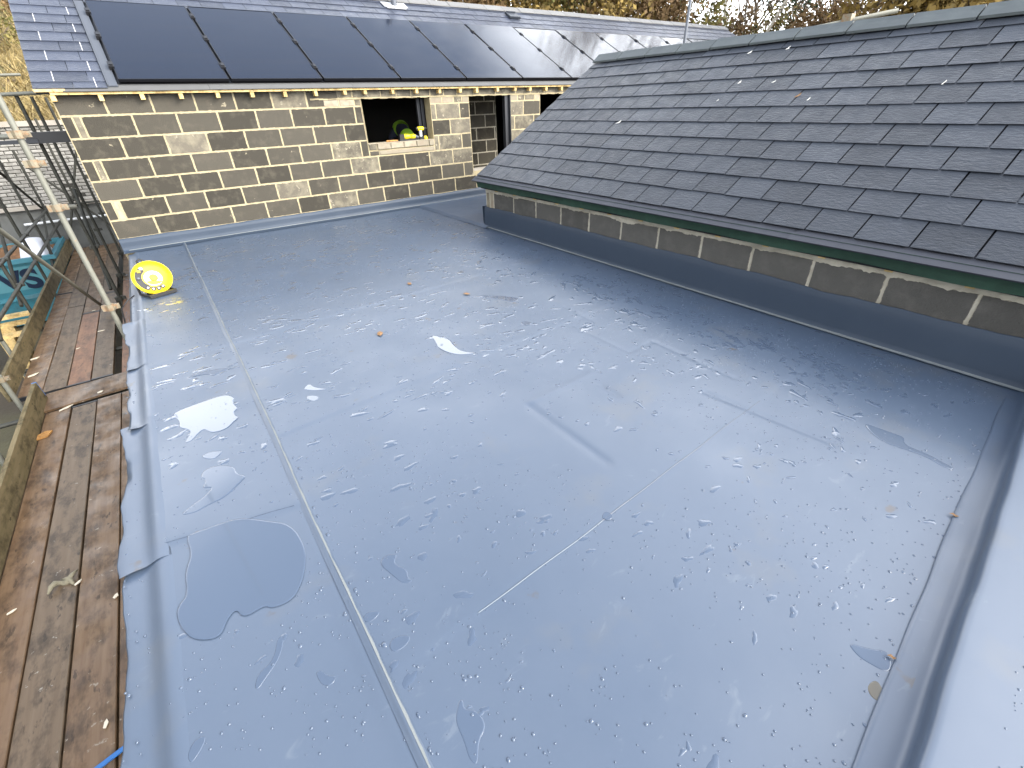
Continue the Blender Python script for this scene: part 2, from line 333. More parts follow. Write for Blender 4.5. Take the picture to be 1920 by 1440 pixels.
M['interior'] = Mat('unlit interior blockwork', (0.05, 0.048, 0.045), 0.95).m

# ------------------------------------------------------------------ ground and terrain
g = MB(); g.add([(-900, -900, -2.3), (900, -900, -2.3), (900, 900, -2.3), (-900, 900, -2.3)], [[0, 1, 2, 3]])
tag(g.build('ground', M['earth']), 'bare earth ground around the building site', kind='structure')
def bank_h(x_, y_):
    d = y_ - 8.3
    h = 1.45 + 0.36 * d + 0.10 * np.sin(x_ * 0.9) + 0.12 * np.sin(y_ * 0.7 + x_ * .3)
    h = np.minimum(h, 9.0 + 0.2 * np.sin(x_ * 0.2))
    return h
nx, ny = 90, 50
bx = np.linspace(-40, 0.2, nx); by = np.linspace(8.28, 60, ny)
X, Y = np.meshgrid(bx, by)
Z = bank_h(X, Y) - np.clip((X + 2.0) / 2.2, 0, 1) * 0.0
v = np.stack([X, Y, Z], -1).reshape(-1, 3)
idx = np.arange(nx * ny).reshape(ny, nx)
f = np.stack([idx[:-1, :-1], idx[:-1, 1:], idx[1:, 1:], idx[1:, :-1]], -1).reshape(-1, 4)
me = fast_mesh('bank', v, f, True); me.materials.append(M['bank'])
tag(inst('bank', me, None, I4), 'rough grassy bank rising behind the brick wall', kind='structure')
# the bank carries on to the right behind the house as a low hill
bx = np.linspace(0.2, 90, nx); X, Y = np.meshgrid(bx, np.linspace(9, 60, ny))
far_z = np.minimum(-1.0 + 0.16 * (Y - 9) + 1.2 * np.exp(-((X - 8) / 9) ** 2), 1.9) + 0.15 * np.sin(X * .8) * np.sin(Y * .6)
v = np.stack([X, Y, far_z], -1).reshape(-1, 3)
me = fast_mesh('hill', v, f, True); me.materials.append(M['bank'])
tag(inst('hill', me, None, I4), 'low overgrown hill behind the slate roofs', kind='structure')

# dry grass on the bank (nobody could count it)
n = 16000
gx = nr.uniform(-7, 0.1, n); gy = 8.35 + nr.power(0.6, n) * 0 + nr.random(n) ** 1.5 * 16
gz = bank_h(gx, gy); hgt = nr.uniform(.08, .38, n); ang = nr.uniform(0, 6.28, n); lean = nr.normal(0, .22, (n, 2)); wdt = nr.uniform(.006, .022, n)
c, s_ = np.cos(ang) * wdt, np.sin(ang) * wdt
v = np.empty((n, 4, 3)); v[:, 0] = np.stack([gx - c, gy - s_, gz - .02], 1); v[:, 1] = np.stack([gx + c, gy + s_, gz - .02], 1)
tip = np.stack([gx + lean[:, 0], gy + lean[:, 1] - .05, gz + hgt], 1); v[:, 2] = tip + np.stack([c, s_, 0*c], 1)*.25; v[:, 3] = tip - np.stack([c, s_, 0*c], 1)*.25
me = fast_mesh('dry_grass', v.reshape(-1, 3), np.arange(n*4).reshape(-1, 4)); me.materials.append(M['dry_grass'])
tag(inst('dry_grass', me, None, I4), 'dry yellow grass and bramble covering the bank', 'grass', kind='stuff')

# ------------------------------------------------------------------ flat roof
roof = empty('flat_roof', (2.0, -4, 0), 'wet blue-grey membrane flat roof with welded seams and upturned edges', 'roof')
def kerb_y(x_): return -7.828 - 0.085 * (2.66 - x_)
nx, ny = 231, 441
xs = np.linspace(0.132, 4.16, nx); t = np.linspace(0, 1, ny)
X = np.repeat(xs[None, :], ny, 0); y0 = kerb_y(xs) + 0.06
Y = y0[None, :] * (1 - t[:, None]) + (-0.03) * t[:, None]
def seg_dist(X, Y, a, b):
    ax, ay = a; bx_, by_ = b; dx_, dy_ = bx_-ax, by_-ay; L2 = dx_*dx_+dy_*dy_
    tt = np.clip(((X-ax)*dx_ + (Y-ay)*dy_)/L2, 0, 1)
    return np.hypot(X-ax-tt*dx_, Y-ay-tt*dy_)
def step(d, w=.003, fade=.22):
    """edge of a lapped sheet: a sharp rise that dies away behind the edge"""
    return np.where(d > -.03, np.exp(-np.maximum(d, 0)/fade), 0) / (1+np.exp(-np.clip(d/w, -40, 40)))
def surf(X, Y):
    X = np.asarray(X, float); Y = np.asarray(Y, float)
    Z = 0.0016*np.sin(X*2.1+.4)*np.sin(Y*1.3) + 0.0010*np.sin(X*5.3+1)*np.sin(Y*3.7+2) + 0.0007*np.sin(X*9+Y*7)*np.sin(Y*11-X*4)
    # board edges telegraphing through the sheet
    for a, b, h, w in (((1.9,-6.0),(1.898,-6.62),-.006,.022), ((2.79,-6.54),(2.87,-7.2),-.006,.018), ((2.84,-5.36),(2.836,-5.93),-.004,.012), ((2.836,-5.93),(3.09,-5.928),-.004,.012),
                       ((3.09,-5.928),(3.067,-6.57),-.005,.014), ((1.89,-5.99),(2.44,-5.97),.003,.02), ((2.38,-6.108),(2.374,-6.255),-.006,.012), ((3.04,-5.04),(3.02,-5.38),-.004,.012)):
        Z = Z + .95*h*np.exp(-(seg_dist(X, Y, a, b)/w)**2)
    Z = Z + 0.0032*step(Y + 6.85 - .045*(X-1.6)) * (X > .69)
    Z = Z + 0.003*step(Y + 5.86 + .25*(X-.14)) * (X < .66)
    Z = Z + 0.0026*step(Y + 4.0 - .05*X)
    Z = Z + 0.0026*step(Y + 5.33 - .05*(X-2)) * (X > .68)
    return Z + 0.003*np.exp(-((X-.64)/.03)**2)*(1+.3*np.sin(Y*9))
Z = surf(X, Y)
# fillets up to the walls and kerb
v = np.stack([X, Y, Z], -1).reshape(-1, 3); idx = np.arange(nx*ny).reshape(ny, nx)
f = np.stack([idx[:-1, :-1], idx[:-1, 1:], idx[1:, 1:], idx[1:, :-1]], -1).reshape(-1, 4)
me = fast_mesh('membrane', v, f, True); me.materials.append(M['membrane'])
inst('membrane', me, roof, I4)
def sweep(name, prof_fn, ts, mat, parent, smooth=True, label=None, closed=False):
    """prof_fn(t) -> list of 3-D points"""
    m = MB(); rows = [prof_fn(q) for q in ts]; k = len(rows[0])
    for r_ in rows: m.v += [tuple(p) for p in r_]
    for i in range(len(rows)-1):
        for j in range(k-1): m.f.append([i*k+j, i*k+j+1, (i+1)*k+j+1, (i+1)*k+j])
    o = m.build(name, mat, parent, smooth=smooth)
    if label: o['label'] = label
    return o
def wob(q, s, a=1.0): return a*(math.sin(q*s) + .6*math.sin(q*s*2.3+1.3) + .4*math.sin(q*s*5.1+.7))
# long welded seam: rounded bead with an irregular edge
seam_x = lambda q: 0.666 + wob(q, 1.1, .0035)
sweep('seam', lambda q: [(seam_x(q)-.020, q, .004), (seam_x(q)-.008, q, .0075), (seam_x(q)-.002, q, .0105+wob(q, 7, .0008)), (seam_x(q)+.003, q, .010), (seam_x(q)+.007, q, .006), (seam_x(q)+.012+wob(q, 13, .001), q, .0015)],
      np.linspace(-7.93, -.04, 260), M['membrane'], roof)
# pale line of squeezed-out weld on the seam
sweep('weld_line', lambda q: [(seam_x(q)+.0015, q, .0118), (seam_x(q)+.0055+wob(q, 17, .0008), q, .0098), (seam_x(q)+.0085+wob(q, 23, .0012), q, .0055)], np.linspace(-7.9, -.06, 400), M['bead'], roof)
# thin cut edges of the cross laps
def lap(y_fn, xa, xb, mt='bead', nm='lap_edge'):
    sweep(nm, lambda q: [(q, y_fn(q)+.0012, float(surf(q, y_fn(q)+.012))+.0012), (q, y_fn(q), float(surf(q, y_fn(q)+.012))+.0016), (q, y_fn(q)-.0016, float(surf(q, y_fn(q)-.01))+.0004)], np.linspace(xa, xb, 80), M[mt], roof)
lap(lambda q: -6.853+.045*(q-1.6)+wob(q, 3, .003), 1.0, 1.62, 'lap')
lap(lambda q: -6.853+.045*(q-1.6)+wob(q, 3, .003), 1.62, 2.95, 'membrane_plain')
lap(lambda q: -5.862 - .25*(q-.14)+wob(q, 5, .004)+.01, .14, .62, 'membrane_plain')
# sheet turned up against the house wall and the low slate building
def up_y(q): return [(q, -.17, .0035+.001*wob(q, 3)), (q, -.075, .006), (q, -.045, .012), (q, -.032, .030), (q, -.028, .06), (q, -.026+.002*wob(q, 4), .10), (q, -.022, .150+.003*wob(q, 5)), (q, -.004, .153+.003*wob(q, 5))]
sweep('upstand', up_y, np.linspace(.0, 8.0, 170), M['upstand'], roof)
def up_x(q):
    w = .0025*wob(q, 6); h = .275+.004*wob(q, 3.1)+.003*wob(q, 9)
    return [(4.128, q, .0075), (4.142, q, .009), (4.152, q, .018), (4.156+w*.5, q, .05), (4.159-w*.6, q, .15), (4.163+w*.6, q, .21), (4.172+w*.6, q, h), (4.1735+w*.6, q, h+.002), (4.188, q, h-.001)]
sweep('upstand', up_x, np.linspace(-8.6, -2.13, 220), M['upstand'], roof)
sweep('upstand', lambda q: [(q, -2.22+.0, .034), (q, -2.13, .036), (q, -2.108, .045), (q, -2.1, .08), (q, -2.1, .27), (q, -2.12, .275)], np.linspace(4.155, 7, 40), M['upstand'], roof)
# pale weld at the foot of the upstands
sweep('weld_line', lambda q: [(4.133+.002*wob(q, 5), q, .0085), (4.142+.002*wob(q, 5), q, .0115), (4.149+.001*wob(q, 9), q, .0165)], np.linspace(-8.0, -2.2, 260), M['bead'], roof)
sweep('weld_line', lambda q: [(q, -.054+.002*wob(q, 4), .0125), (q, -.046+.002*wob(q, 4), .0155), (q, -.041, .020)], np.linspace(.06, 5.3, 160), M['bead'], roof)
# raised sheet leading into the passage between the buildings
sweep('passage_sheet', lambda q: [(4.10+.0*q, q, .004), (4.125, q, .012), (4.14, q, .030), (4.17, q, .036), (5.3, q, .04), (8.0, q, .04)], np.linspace(-2.22, -.16, 30), M['membrane'], roof)
# kerb at the near edge with a rounded top, and the higher sheet beyond it
def kerb(q):
    y = kerb_y(q)+.02; a = .0022*wob(q, 4)
    arc_ = [(q, y+.052, .0050), (q, y+.032, .0052), (q, y+.028, .0053)] + [(q, y+.026-.024*math.sin(b_)+a*b_*.6, .0054+.026*(1-math.cos(b_))) for b_ in np.linspace(0, 1.50, 10)] + [(q, y+.001+a*.9, .06)]
    return arc_ + [(q, y-.001+a, .080), (q, y-.007+a, .087), (q, y-.014+a, .0892), (q, y-.024+a, .0895), (q, y-.04, .0895), (q, y-.085, .0893), (q, y-.16, .088), (q, y-.4, .09), (q, y-1.2, .095), (q, y-2.5, .10)]
sweep('kerb', kerb, np.linspace(.02, 4.16, 140), M['membrane'], roof)
sweep('lap_edge', lambda q: [(q, kerb_y(q)+.116+wob(q, 3, .003), .0010), (q, kerb_y(q)+.1145+wob(q, 3, .003), .0048), (q, kerb_y(q)+.10, .0050), (q, kerb_y(q)+.085, .0052), (q, kerb_y(q)+.075, .0053), (q, kerb_y(q)+.060, .0056)], np.linspace(.7, 4.0, 120), M['membrane'], roof)
# loose edge of the sheet, dressed over the left side in overlapping lengths
def flap(ya, yb, out, lift0, lift1, dz, seed):
    def prof(q):
        u = (q-ya)/(yb-ya); e = wob(q*1.0+seed, 3.1, .013) + wob(q+seed, 9, .004)
        lf = lift0*math.exp(-u*9) + lift1*math.exp(-(1-u)*9)
        return [(.172, q, -.004), (.156, q, -.0004), (.142, q, .0016+dz*.5), (.128, q, .0014+dz), (.114, q, -.002+dz+lf*.1), (.100, q, -.0085+dz+lf*.2), (.086, q, -.0155+dz+lf*.35), (.072, q, -.0205+dz+lf*.55), (.056, q, -.0235+dz+lf*.8), (.038, q, -.0245+dz+lf), (.02+out*.6, q, -.0255+dz+lf), (out+e+.004, q, -.0275+dz+lf), (out+e, q, -.029+dz+lf), (out+e+.0015, q, -.031+dz+lf)]
    sweep('edge_flap', prof, np.linspace(ya, yb, 60), M['membrane'], roof)
flap(-8.1, -5.78, -.005, 0, .0, .0, .3)
flap(-5.93, -4.72, -.012, .014, 0, .004, 1.7)
flap(-4.80, -3.85, .012, .022, 0, .003, 3.1)
flap(-3.93, -2.92, .010, .012, .02, .005, 4.4)
flap(-2.95, -1.55, .045, 0, 0, .0, 5.2)
flap(-1.60, -.18, .06, 0, .01, .003, 6.9)
# wall carrying the roof, below the loose edge
w = MB(); w.box((.10, -8.4, -2.3), (4.15, -.02, -.06)); w.build('wall', M['mortar_grey'], roof)
w = MB(); w.box((4.15, -2.05, -2.3), (8.0, -.02, -.02)); w.build('wall', M['mortar_grey'], roof)
w = MB(); w.box((.10, -10.6, -2.3), (4.15, -8.4, -.02)); w.build('wall', M['mortar_grey'], roof)

# ------------------------------------------------------------------ standing water
def px_poly(pts, off, sc): return [(off[0]+a/sc, off[1]+b/sc) for a, b in pts]
F_PX = 850.9
def to_floor(u, vv, z=0.0):
    a, b = (u-960)/F_PX, (vv-720)/F_PX
    d = Vector([a*rx[i] + b*dn[i] + fw[i] for i in range(3)]); tt = (z-CAM.z)/d.z
    p = CAM + d*tt; return (p.x, p.y)
def smooth_poly(p, it=2):
    for _ in range(it):
        q = []
        for i in range(len(p)):
            a, b = p[i], p[(i+1) % len(p)]
            q += [(a[0]*.75+b[0]*.25, a[1]*.75+b[1]*.25), (a[0]*.25+b[0]*.75, a[1]*.25+b[1]*.75)]
        p = q
    return p
def puddle_mesh(poly, z, h, inset):
    n_ = len(poly); cx = sum(p[0] for p in poly)/n_; cy = sum(p[1] for p in poly)/n_
    A = sum(poly[i][0]*poly[(i+1) % n_][1]-poly[(i+1) % n_][0]*poly[i][1] for i in range(n_))
    if A < 0: poly = poly[::-1]
    vv, ff = [], []
    def ring(ins, zz):
        o = len(vv)
        for i in range(n_):
            a, b, c_ = poly[i-1], poly[i], poly[(i+1) % n_]
            tx, ty = c_[0]-a[0], c_[1]-a[1]; l_ = math.hypot(tx, ty)+1e-9
            vv.append((b[0]-ty/l_*ins, b[1]+tx/l_*ins, zz))
        return o
    o0 = ring(0, z); o1 = ring(inset*.35, z+h*.7); o2 = ring(inset, z+h)
    for a, b in ((o0, o1), (o1, o2)):
        for i in range(n_): j = (i+1) % n_; ff.append([a+i, a+j, b+j, b+i])
    ff.append([o2+i for i in range(n_)])
    return vv, ff
PUD = [
 ('large pale puddle beside the long seam, left of it', (0,640), 4, [(1310,530),(1500,460),(1690,395),(1765,420),(1740,460),(1790,500),(1745,540),(1795,570),(1760,600),(1700,660),(1600,690),(1555,675),(1530,660),(1490,690),(1440,750),(1380,770),(1410,720),(1430,690),(1420,665),(1340,650),(1350,600),(1300,560)]),
 ('biggest puddle, near the loose roof edge at lower left', (0,960), 3, [(1060,130),(1200,80),(1350,30),(1500,50),(1640,70),(1720,200),(1720,320),(1690,420),(1640,500),(1530,545),(1490,525),(1370,600),(1330,545),(1280,600),(1240,710),(1100,725),(1030,670),(990,580),(1010,520),(1055,470),(1040,340),(1080,240),(1050,150)]),
 ('small pointed puddle between the two larger left puddles', (0,640), 4, [(1500,870),(1560,830),(1680,815),(1640,860),(1590,890)]),
 ('forked puddle trailing towards the roof edge', (0,640), 4, [(1500,1020),(1530,965),(1620,930),(1755,935),(1770,990),(1850,1010),(1800,1060),(1690,1170),(1560,1230),(1460,1290),(1340,1310),(1440,1230),(1540,1160),(1600,1090),(1510,1110),(1550,1040)]),
 ('pale tapering puddle in the middle of the roof', (400,440), 3, [(1220,565),(1280,575),(1330,590),(1350,620),(1400,660),(1510,665),(1400,680),(1330,670),(1265,640),(1250,600)]),
 ('long narrow puddle near the right upstand', (1280,400), 3, [(1020,1180),(1080,1200),(1190,1240),(1250,1260),(1240,1300),(1370,1350),(1480,1410),(1540,1440),(1480,1440),(1370,1370),(1250,1330),(1130,1290),(1050,1230)]),
 ('bottle-shaped puddle at the bottom edge of the view', (640,960), 3, [(640,1180),(650,1110),(665,1055),(685,1055),(690,1110),(750,1110),(800,1160),(810,1220),(770,1290),(770,1430),(720,1400),(690,1290)]),
 ('fish-shaped puddle right of the long seam', (640,960), 3, [(210,290),(250,240),(320,235),(290,290),(370,320),(375,375),(410,385),(350,410),(280,350)]),
 ('wide shallow puddle near the near kerb', (1280,960), 3, [(920,730),(1050,770),(1150,780),(1180,850),(1160,910),(1060,860),(980,810)]),
 ('muddy puddle by the fold of the near kerb', (1280,960), 3, [(1040,970),(1090,940),(1130,1000),(1140,1060),(1090,1065),(1045,1020)]),
 ('leaf-shaped puddle just right of the seam', (640,960), 3, [(270,740),(300,700),(390,690),(380,740),(310,790),(275,780)]),
 ('wing-shaped puddle touching the seam', (640,960), 3, [(120,590),(150,560),(230,555),(170,620),(130,620)]),
 ('jagged puddle right of the seam near the pale puddle', (400,440), 3, [(500,870),(540,835),(570,860),(660,870),(560,880)]),
 ('squarish puddle below the jagged one', (400,440), 3, [(520,905),(600,905),(580,940),(530,930)]),
 ('thin dark puddle left of the seam', (0,640), 4, [(1400,280),(1470,240),(1560,220),(1760,190),(1700,215),(1640,240),(1600,265),(1560,245),(1460,265)]),
 ('rounded three-lobed puddle left of the seam', (0,960), 3, [(1770,900),(1810,885),(1840,920),(1895,920),(1870,970),(1810,980)]),
 ('thin wandering puddle at lower left', (0,960), 3, [(1430,990),(1450,910),(1540,830),(1560,700),(1600,700),(1575,820),(1490,940),(1450,1000)]),
 ('long oval puddle at the bottom left', (0,960), 3, [(1050,1380),(1080,1300),(1140,1255),(1160,1270),(1130,1340),(1075,1420)]),
 ('pale puddle with pointed tail in the far middle', (400,440), 3, [(1480,345),(1560,342),(1640,345),(1730,358),(1690,382),(1620,365),(1540,355)]),
 ('small pale four-sided puddle in the far middle', (400,440), 3, [(1725,490),(1795,490),(1785,512),(1740,514)]),
 ('lobed puddle at the end of the cross lap', (640,960), 3, [(1460,35),(1480,0),(1510,5),(1530,35),(1500,52)]),
]
for i, (lab, off, sc, pts) in enumerate(PUD):
    poly = smooth_poly([to_floor(*p) for p in px_poly(pts, off, sc)], 2)
    ext = max(max(p[0] for p in poly)-min(p[0] for p in poly), max(p[1] for p in poly)-min(p[1] for p in poly))
    ar = abs(sum(poly[k][0]*poly[(k+1) % len(poly)][1]-poly[(k+1) % len(poly)][0]*poly[k][1] for k in range(len(poly))))/2
    pe = sum(math.hypot(poly[k][0]-poly[k-1][0], poly[k][1]-poly[k-1][1]) for k in range(len(poly)))
    zp = float(max(surf(np.array([p[0] for p in poly]), np.array([p[1] for p in poly]))))
    vv, ff = puddle_mesh(poly, zp - .0004, .0014, min(.006, .22*ar/pe))
    m = MB(); m.v = vv; m.f = ff
    o = m.build('puddle', M['dirty_water'] if 'muddy' in lab else M['water'], None)
    for k, pl in enumerate(o.data.polygons): pl.use_smooth = k < len(ff)-1
    tag(o, lab, kind='structure')
# small splashes and drops (nobody could count them)
PV, PF = [], []
def blob(cx, cy, r, asp, a0, z, h, nseg=12, amp=.35):
    ph = [rnd.uniform(0, 6.28) for _ in range(3)]; am = [rnd.uniform(.3, 1)*amp for _ in range(3)]
    ring = []
    for k in range(nseg):
        a = 2*math.pi*k/nseg; q = r*(1+am[0]*math.sin(2*a+ph[0])+am[1]*.7*math.sin(3*a+ph[1])+am[2]*.5*math.sin(5*a+ph[2]))
        X_, Y_ = q*math.cos(a)*asp, q*math.sin(a)
        ring.append((cx+X_*math.cos(a0)-Y_*math.sin(a0), cy+X_*math.sin(a0)+Y_*math.cos(a0)))
    z = float(surf(cx, cy)) + z - .0034
    o = len(PV); PV.extend((x_, y_, z) for x_, y_ in ring)
    PV.extend((cx+(x_-cx)*.82, cy+(y_-cy)*.82, z+h*.75) for x_, y_ in ring); PV.append((cx, cy, z+h*.85)); ce = o+2*nseg
    for k in range(nseg):
        j = (k+1) % nseg; PF.append([o+k, o+j, o+nseg+j, o+nseg+k]); PF.append([o+nseg+k, o+nseg+j, ce])
def ok(x_, y_): return .14 < x_ < 4.1 and kerb_y(x_)+.17 < y_ < -.12 and abs(x_-.666) > .03
cnt = 0
while cnt < 1500:
    x_ = rnd.uniform(.13, 4.1); y_ = rnd.uniform(-7.9, -.3)
    if not ok(x_, y_): continue
    clus = math.sin(x_*3.1+1)*math.sin(y_*2.3+.5)+.7*math.sin(x_*7+y_*5)
    if rnd.random() > .35+.4*clus: continue
    far = (y_+8)/8
    blob(x_, y_, rnd.choice((.004, .006, .008, .011, .017))*(.7+1.3*far), rnd.uniform(1.0, 2.6), rnd.uniform(-.5, .7), .0035, .0011, 12, .38); cnt += 1
for k in range(620):   # thin streaks of water over the far half
    x_ = rnd.uniform(.15, 4.0); y_ = -5.6+4.6*rnd.random()**1.2
    if not ok(x_, y_) or math.sin(x_*4+y_*3)+math.sin(x_*1.7-y_*2.9) < -.6: continue
    blob(x_, y_, rnd.choice((.006, .009, .013, .02)), rnd.uniform(1.5, 4.0), rnd.uniform(-.25, .35), .0035, .0012, 12, .42)
for k in range(170):   # glinting splashes right of the middle
    blob(rnd.uniform(2.1, 3.8), rnd.uniform(-7.45, -5.2), rnd.choice((.004, .007, .011, .016)), rnd.uniform(1, 2.6), rnd.uniform(-.6, 1.6), .0035, .0014, 12, .45)
for k in range(150):   # trail of splashes in the shaded strip near the upstand
    blob(rnd.gauss(3.55, .22), rnd.uniform(-7.2, -4.6), rnd.choice((.009, .015, .024)), rnd.uniform(1, 3), rnd.uniform(.9, 2.0), .004, .0016, 12, .5)
for k in range(50):    # row of drops along the kerb fold
    x_ = rnd.uniform(.9, 3.6); blob(x_, kerb_y(x_)+rnd.uniform(.11, .16), rnd.uniform(.003, .007), rnd.uniform(.6, 1.2), 0, .0036, .0018, 10, .2)
for k in range(60):
    q = rnd.uniform(-7.7, -.5); blob(seam_x(q)+rnd.uniform(.022, .04), q, rnd.uniform(.004, .012), rnd.uniform(.5, .9), 0, .002, .0045, 10, .2)
m = MB(); m.v = PV; m.f = PF
tag(m.build('water_splashes', M['water'], None, smooth=True), 'scattered small splashes of water over the membrane', 'water', kind='stuff')
nd = 21000
dxp = nr.uniform(.0, 4.12, nd); dyp = nr.uniform(-9.2, -.15, nd)
keep = np.array([(.68+.6*math.sin(a*2.2+.3)*math.sin(b*1.7) + .4*math.sin(a*6+b*4)) > nr.random()*1.1 for a, b in zip(dxp, dyp)])
dxp, dyp = dxp[keep], dyp[keep]
rr = nr.choice([.0016, .0022, .003, .004, .0056], len(dxp), p=[.22, .3, .26, .16, .06])
onk = dyp < np.array([kerb_y(q) for q in dxp]) - .1
mid = (~onk) & (dyp < np.array([kerb_y(q) for q in dxp]) + .14); dxp, dyp, rr, onk = dxp[~mid], dyp[~mid], rr[~mid], onk[~mid]
base = np.where(onk, .088, surf(dxp, dyp)) + np.where(dxp < .12, -.02, 0)
ns = 7; aa = np.arange(ns)*2*np.pi/ns
st = nr.uniform(.8, 1.4, len(dxp)); ra = nr.uniform(0, 3.1, len(dxp))
P1 = np.empty((len(dxp), 2*ns+1, 3))
for k in range(ns):
    ex, ey = np.cos(aa[k])*rr*st, np.sin(aa[k])*rr
    wx, wy = ex*np.cos(ra)-ey*np.sin(ra), ex*np.sin(ra)+ey*np.cos(ra)
    P1[:, k] = np.stack([dxp+wx, dyp+wy, base], 1); P1[:, ns+k] = np.stack([dxp+wx*.7, dyp+wy*.7, base+rr*.26+.0010], 1)
P1[:, 2*ns] = np.stack([dxp, dyp, base+rr*.36+.0010], 1)
k = np.arange(ns); j = (k+1) % ns
tri = np.concatenate([np.stack([k, j, ns+j], 1), np.stack([k, ns+j, ns+k], 1), np.stack([ns+k, ns+j, np.full(ns, 2*ns)], 1)])
Ft = (tri[None]+(np.arange(len(dxp))*(2*ns+1))[:, None, None]).reshape(-1, 3)
me = fast_mesh('raindrops', P1.reshape(-1, 3), Ft, True); me.materials.append(M['water'])
tag(inst('raindrops', me, None, I4), 'fine raindrops beading on the membrane', 'raindrops', kind='stuff')

# ------------------------------------------------------------------ block house at the back
house = empty('block_house', (8, 0, -2.3), 'unfinished concrete block house with slate roof and open window and door holes', 'house')
hw = MB(); TOP = 1.72; XE = 16.5
WIN = (3.47, 4.615, 1.0, 1.59); DOOR = (5.35, 6.22, .44, 1.59); OP3 = (6.90, 8.1, .44, 1.59)
for a, b, z0, z1 in ((0, 3.47, -2.3, TOP), (4.615, 5.35, -2.3, TOP), (6.22, 6.90, -2.3, TOP), (8.1, XE, -2.3, TOP), (3.47, 4.615, -2.3, .82), (3.47, 4.615, 1.595, TOP), (5.35, 6.22, -2.3, .44), (5.35, 6.22, 1.595, TOP), (6.90, 8.1, -2.3, .44), (6.90, 8.1, 1.595, TOP)):
    hw.box((a, .004, z0), (b, .20, z1))
wall = hw.build('wall', M['mortar'], house)
hg = MB()
hg.box((0, .2, -2.3), (.2, 5.5, 1.72)); hg.box((XE-.2, .2, -2.3), (XE, 5.5, 1.72)); hg.box((.2, 5.3, -2.3), (XE-.2, 5.5, 1.72))
hg.add([(0, 0.2, 1.72), (0, 5.3, 1.72), (0, 2.76, 3.1), (.1, .2, 1.72), (.1, 5.3, 1.72), (.1, 2.76, 3.1)], [[0, 2, 1], [3, 4, 5], [0, 1, 4, 3], [1, 2, 5, 4], [2, 0, 3, 5]])
hg.box((.2, .2, .05), (XE-.2, 5.3, .15)); hg.box((.2, .2, 1.70), (XE-.2, 5.3, 1.715))
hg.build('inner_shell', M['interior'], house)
BL = {}
def block_mesh(w_, h_, d_, mat, key=0):
    kk = (round(w_, 3), round(h_, 3), mat, key)
    if kk not in BL:
        m = MB(); c_ = .006; j_ = lambda: rnd.uniform(-.0025, .0025)
        o_ = [(-w_/2, 0, -h_/2), (w_/2, 0, -h_/2), (w_/2, 0, h_/2), (-w_/2, 0, h_/2)]
        back = [(p[0], .012, p[2]) for p in o_]; mid_ = [(p[0]+j_(), -d_+.006, p[2]+j_()) for p in o_]
        fr = [(p[0]*(1-2*c_/w_)+j_(), -d_, p[2]*(1-2*c_/h_)+j_()) for p in o_]
        m.add(back+mid_+fr, [[0,1,5,4],[1,2,6,5],[2,3,7,6],[3,0,4,7],[4,5,9,8],[5,6,10,9],[6,7,11,10],[7,4,8,11],[8,9,10,11]])
        me_ = fast_mesh('block', m.v, m.f); me_.materials.append(M[mat]); BL[kk] = me_
    return BL[kk]
Z7 = .148; G = .010
def put_block(x0, x1, z0, z1, mat='block', name='block', par=None, y=0.004, proud=.003):
    if x1-x0 < .03 or z1-z0 < .03: return
    me_ = block_mesh(x1-x0-G*1.3, z1-z0-G*1.3, proud, mat, rnd.randrange(3))
    inst(name, me_, par or wall, T((x0+x1)/2, y+rnd.uniform(-.001, .001), (z0+z1)/2))
XV = 8.15
def open_x(z0, z1):
    """spans free of openings in a course"""
    sp = [(0.0, XV)]
    for (a, b, c_, d_) in (WIN, DOOR, OP3):
        lo = c_-.18 if (a, b) == (3.47, 4.615) else c_
        if z1 > lo+.02 and z0 < d_-.02:
            sp = [q for s0, s1 in sp for q in ((s0, min(s1, a)), (max(s0, b), s1)) if q[1]-q[0] > .02]
    return sp
for r_ in range(7):
    z0 = Z7 + .225*r_; z1 = z0+.225
    half = r_ % 2 == 1
    if half: joints = [0, .105, .175, .655]
    else: joints = [0]
    while joints[-1] < XV: joints.append(joints[-1]+.45)
    if r_ == 6: z1 = TOP
    for a, b in zip(joints[:-1], joints[1:]):
        for s0, s1 in open_x(z0, z1):
            p, q = max(a, s0), min(b, s1)
            if q-p < .045: continue
            zz0, zz1 = z0, z1
            if r_ == 6 and p > 2.9: continue
            cx = (p+q)/2
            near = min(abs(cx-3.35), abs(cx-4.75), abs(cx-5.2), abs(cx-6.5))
            pr = .0 + (.75 if (cx > 4.6 and r_ >= 2) else .35 if (near < .35 and r_ >= 3) else .22 if (r_ >= 5 and cx > 1.6) else .04 if cx > 1 else 0)  # paler blocks likelier high up, to the right and beside the openings
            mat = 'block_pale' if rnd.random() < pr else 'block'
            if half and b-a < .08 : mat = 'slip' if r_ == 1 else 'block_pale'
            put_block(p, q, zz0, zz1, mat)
# bottom bricks hidden by the upstand end, course of slips under the lintel course
xq = 2.92
while xq < XV:
    wdt_ = rnd.choice((.44, .33, .44, .25))
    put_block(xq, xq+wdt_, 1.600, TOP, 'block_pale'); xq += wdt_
for s0, s1 in ((2.92, 3.47), (4.615, 5.35), (6.22, 6.90)):
    q = s0
    while q < s1-.03:
        e = min(q+rnd.choice((.215, .16, .225)), s1); put_block(q, e, Z7+.225*6, 1.592, 'slip' if rnd.random() < .45 else 'block_pale', 'brick'); q = e
